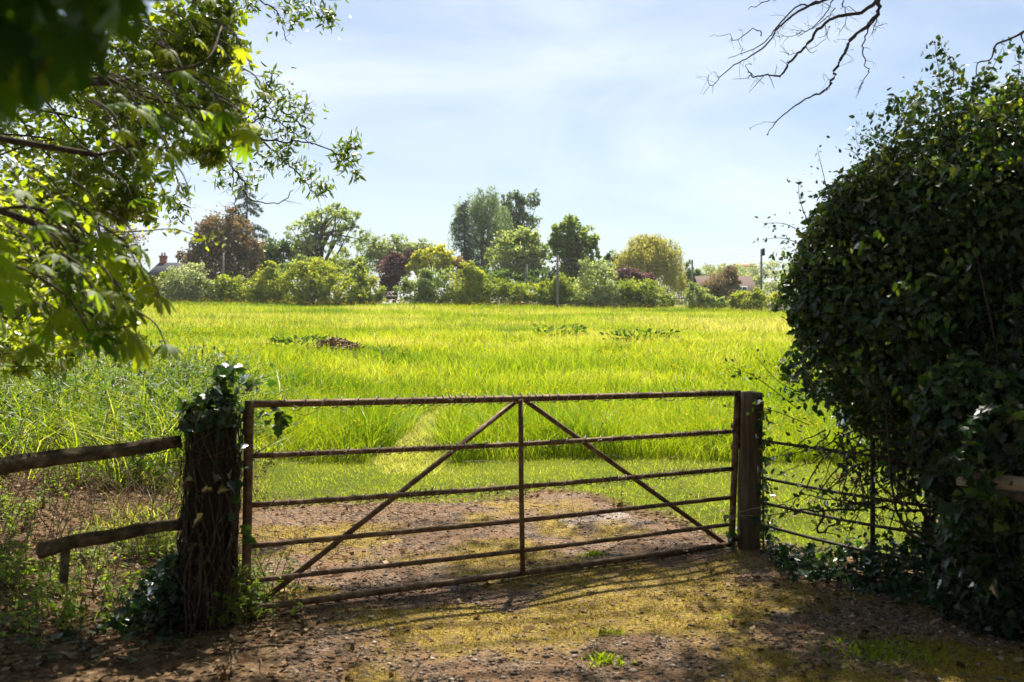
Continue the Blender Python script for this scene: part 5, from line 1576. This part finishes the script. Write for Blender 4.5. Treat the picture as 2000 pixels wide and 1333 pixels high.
M_maple = leaf_mat('hedge_tree_leaf', [(0, (.03, .065, .010)), (.5, (.09, .15, .014)), (1, (.20, .26, .02))], [(0, (.16, .28, .006)), (.45, (.42, .56, .008)), (1, (.70, .76, .02))], .6, .4, .45)
maple = thing('hedge_tree', (-4.6, 7.2, 0), 'small leaved bright green hedge tree spilling over the left edge', 'tree')
mb, wd = MB(), MB()
cl = [(60, 560, 130, 110, 7.4, 26), (160, 600, 90, 80, 7.6, 18), (230, 560, 40, 60, 7.0, 8), (90, 420, 140, 100, 7.2, 30), (210, 330, 110, 80, 7.0, 22), (300, 210, 130, 90, 7.0, 30), (390, 130, 90, 90, 6.8, 24), (430, 230, 60, 80, 6.6, 18),
      (330, 70, 120, 70, 6.9, 22), (200, 140, 140, 110, 7.3, 26), (60, 250, 130, 110, 7.5, 24), (410, 300, 50, 30, 6.8, 8), (250, 400, 60, 40, 7.0, 8), (60, 680, 110, 50, 8.0, 16), (-120, 400, 160, 320, 7.5, 36), (400, 30, 80, 50, 6.8, 10),
      (170, 500, 80, 60, 7.3, 12), (440, 80, 30, 60, 6.7, 6)]
tk = crv([[-4.6, 7.2, -.2], [-4.5, 7.2, 1.5], [-4.2, 7.2, 3], [-3.8, 7.1, 4.4]], 6)
tube(wd, tk, .14, .05, 10, .5, .04)
for (a, b, rx, ry, Yq, nb) in cl:
    B = pxblobs([(a, b, rx, ry)], Yq, .25)
    B[:, 4] = np.minimum(B[:, 4], .16)
    C = cloud(mb, B, int(nb * 3), nb * (80 if b > 380 else 50), .058, .30, .35, OVATE, rnd0=.55, rv=.22)
    for c in C[:max(1, nb // 10)]:
        s = tk[np.argmin(np.linalg.norm(tk - c, axis=1))]
        tube(wd, crv([s, s + (c - s) * .35 + rng.normal(size=3) * .2 + [0, 0, .15], s + (c - s) * .7 + rng.normal(size=3) * .16, c], 5), .010, .0025, 6, .5, .06)
shoot([(200, 455), (280, 452), (340, 448), (400, 466), (446, 472)], 5.0, 60, .036, .004, OVATE, mb, wd, .85, .02)
shoot([(120, 640), (200, 600), (262, 590)], 6.0, 40, .05, .004, OVATE, mb, wd, .5, .04)
for _ in range(70):
    a, b = rng.uniform(-30, 285), rng.uniform(320, 690)
    if a > 200 and b < 480: continue
    dx = rng.uniform(30, 95); Yq = rng.uniform(4.3, 6.2)
    shoot([(a - dx, b + rng.uniform(-30, 20)), (a - dx * .5, b + rng.uniform(-15, 10)), (a, b + rng.uniform(-10, 25))], Yq, 34, .046, .0028, OVATE, mb, wd, .66, .03)
wd.build('trunk', M_bark, maple)
mb.build('crown', M_maple, maple)

M_chest = leaf_mat('chestnut_leaf', [(0, (.018, .050, .012)), (.6, (.035, .085, .014)), (1, (.07, .13, .02))], [(0, (.06, .17, .006)), (.5, (.24, .42, .010)), (1, (.62, .70, .02))], .55, .5, .16)
ch = thing('horse_chestnut', (-2.9, 3.1, 0), 'horse chestnut boughs with big fan shaped leaves at the left edge', 'tree')
mb, wd = MB(), MB()
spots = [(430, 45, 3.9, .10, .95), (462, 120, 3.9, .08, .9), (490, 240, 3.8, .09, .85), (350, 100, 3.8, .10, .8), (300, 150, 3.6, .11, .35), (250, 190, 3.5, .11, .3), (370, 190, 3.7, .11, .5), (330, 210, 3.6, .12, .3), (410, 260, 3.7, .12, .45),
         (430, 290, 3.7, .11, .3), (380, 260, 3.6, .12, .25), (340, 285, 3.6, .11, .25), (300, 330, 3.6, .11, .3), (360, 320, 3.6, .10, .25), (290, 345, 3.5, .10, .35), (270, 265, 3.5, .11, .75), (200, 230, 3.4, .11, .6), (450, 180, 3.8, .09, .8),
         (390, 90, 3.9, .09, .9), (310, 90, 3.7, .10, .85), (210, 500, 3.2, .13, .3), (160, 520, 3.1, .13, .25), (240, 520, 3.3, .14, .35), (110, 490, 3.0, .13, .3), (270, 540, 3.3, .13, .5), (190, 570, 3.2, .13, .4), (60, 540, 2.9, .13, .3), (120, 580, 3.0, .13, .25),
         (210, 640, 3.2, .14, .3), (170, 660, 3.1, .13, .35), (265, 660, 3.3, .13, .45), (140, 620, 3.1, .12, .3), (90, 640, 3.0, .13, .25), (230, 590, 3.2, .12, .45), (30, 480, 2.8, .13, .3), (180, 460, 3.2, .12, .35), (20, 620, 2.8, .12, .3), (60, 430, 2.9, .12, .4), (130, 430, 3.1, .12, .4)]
hub = np.array([-2.7, 3.2, 2.4])
for (a, b, Yq, sz, rv_) in spots:
    c = P(a, b, Yq)
    n = 3
    pos = c + rng.normal(size=(n, 3)) * [.07, .10, .06]
    ax = unit(np.array([.55, -.25, -.30]) + rng.normal(size=(n, 3)) * .38)
    nr = unit(np.array([.15, -.2, 1.0]) + rng.normal(size=(n, 3)) * .3)
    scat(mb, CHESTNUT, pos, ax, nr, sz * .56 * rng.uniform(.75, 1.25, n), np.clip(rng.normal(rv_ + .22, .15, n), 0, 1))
    for p_ in pos: tube(wd, crv([p_, p_ + [-.04, .02, .07], p_ + [-.12, .05, .12]], 3), .0022, .004, 5)
for pts, Yq in (([(-60, 180), (90, 160), (200, 170), (300, 180), (420, 220), (480, 245)], 3.7), ([(200, 170), (290, 130), (380, 100), (430, 50)], 3.8), ([(-60, 420), (60, 420), (150, 460), (230, 500), (265, 530)], 3.2),
                ([(150, 460), (160, 560), (210, 620), (260, 650)], 3.2), ([(200, 290), (260, 280), (310, 255)], 3.5), ([(-60, 500), (40, 520), (120, 570), (170, 640)], 3.0)):
    q = crv([P(a + rng.normal() * 10, b + rng.normal() * 12, Yq + rng.normal() * .1) for a, b in pts], 5)
    tube(wd, q, .007, .0028, 7, .5, .05)
    tube(wd, crv([hub, (hub + q[0]) / 2, q[0]], 4), .02, .011, 7)
tube(wd, crv([[-3.1, 3.4, -.2], [-3.0, 3.3, 1.2], hub, [-2.6, 3.1, 3.6]], 6), .11, .05, 10)
# boughs close to the lens; low leaf values paint in some of their shade
near = MB()
for k in range(80):
    a, b = rng.uniform(-180, 255), rng.uniform(-140, 170)
    b = b if b < 150 - .55 * max(a, 0) else rng.uniform(-140, 20)
    Yq = rng.uniform(1.15, 1.7)
    n = 1
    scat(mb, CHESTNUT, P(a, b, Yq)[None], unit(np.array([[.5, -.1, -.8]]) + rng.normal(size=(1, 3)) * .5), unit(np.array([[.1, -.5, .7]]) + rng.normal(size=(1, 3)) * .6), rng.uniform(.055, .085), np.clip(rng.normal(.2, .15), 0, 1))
for k in range(10):
    a, b = rng.uniform(-160, 40), rng.uniform(110, 260)
    Yq = rng.uniform(1.25, 1.6)
    scat(mb, CHESTNUT, P(a, b, Yq)[None], unit(np.array([[.4, -.1, -.8]]) + rng.normal(size=(1, 3)) * .4), unit(np.array([[.1, -.5, .7]]) + rng.normal(size=(1, 3)) * .5), rng.uniform(.045, .07), np.clip(rng.normal(.25, .15), 0, 1))
for (a, b, Yq) in ((0, 540, 1.5), (-30, 480, 1.4)):
    scat(mb, CHESTNUT, P(a, b, Yq)[None], np.array([[.3, 0, -.9]]), np.array([[.2, -.7, .6]]), .06, .6)
q = crv([P(-150, -60, 1.4), P(0, 40, 1.4), P(160, 60, 1.45), P(250, 20, 1.5)], 5)
tube(wd, q, .010, .004, 7)
tube(wd, crv([hub + [0, 0, .4], [-1.7, 2.2, 2.4], q[0]], 5), .02, .010, 7)
for _ in range(150):  # unseen leaves added above the frame to shade the near boughs
    c = np.array([rng.uniform(-1.9, -.35), rng.uniform(1.6, 3.2), 0]); c[2] = 1.6 + c[1] * .42 + rng.uniform(.35, 1.2)
    scat(mb, CHESTNUT, c[None], unit(np.array([[.5, -.1, -.5]]) + rng.normal(size=(1, 3)) * .5), unit(np.array([[.1, -.2, 1]]) + rng.normal(size=(1, 3)) * .4), rng.uniform(.14, .2), .35)
wd.build('trunk', M_bark, ch)
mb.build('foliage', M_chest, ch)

# ---------------------------------------------------------------- thin summer haze over the meadow
m, N, K, out = nodes('air')
pv = N.new('ShaderNodeVolumePrincipled')
pv.inputs['Color'].default_value = (.93, .96, 1, 1)
pv.inputs['Density'].default_value = 0.00028
pv.inputs['Anisotropy'].default_value = 0.2
K.new(pv.outputs[0], out.inputs['Volume'])
mb = MB(); box(mb, (-560, -60, -12), (560, 960, 30))
hz = mb.build('haze', m)
tag(hz, 'thin pale summer haze over the far trees', 'haze', None, 'stuff')
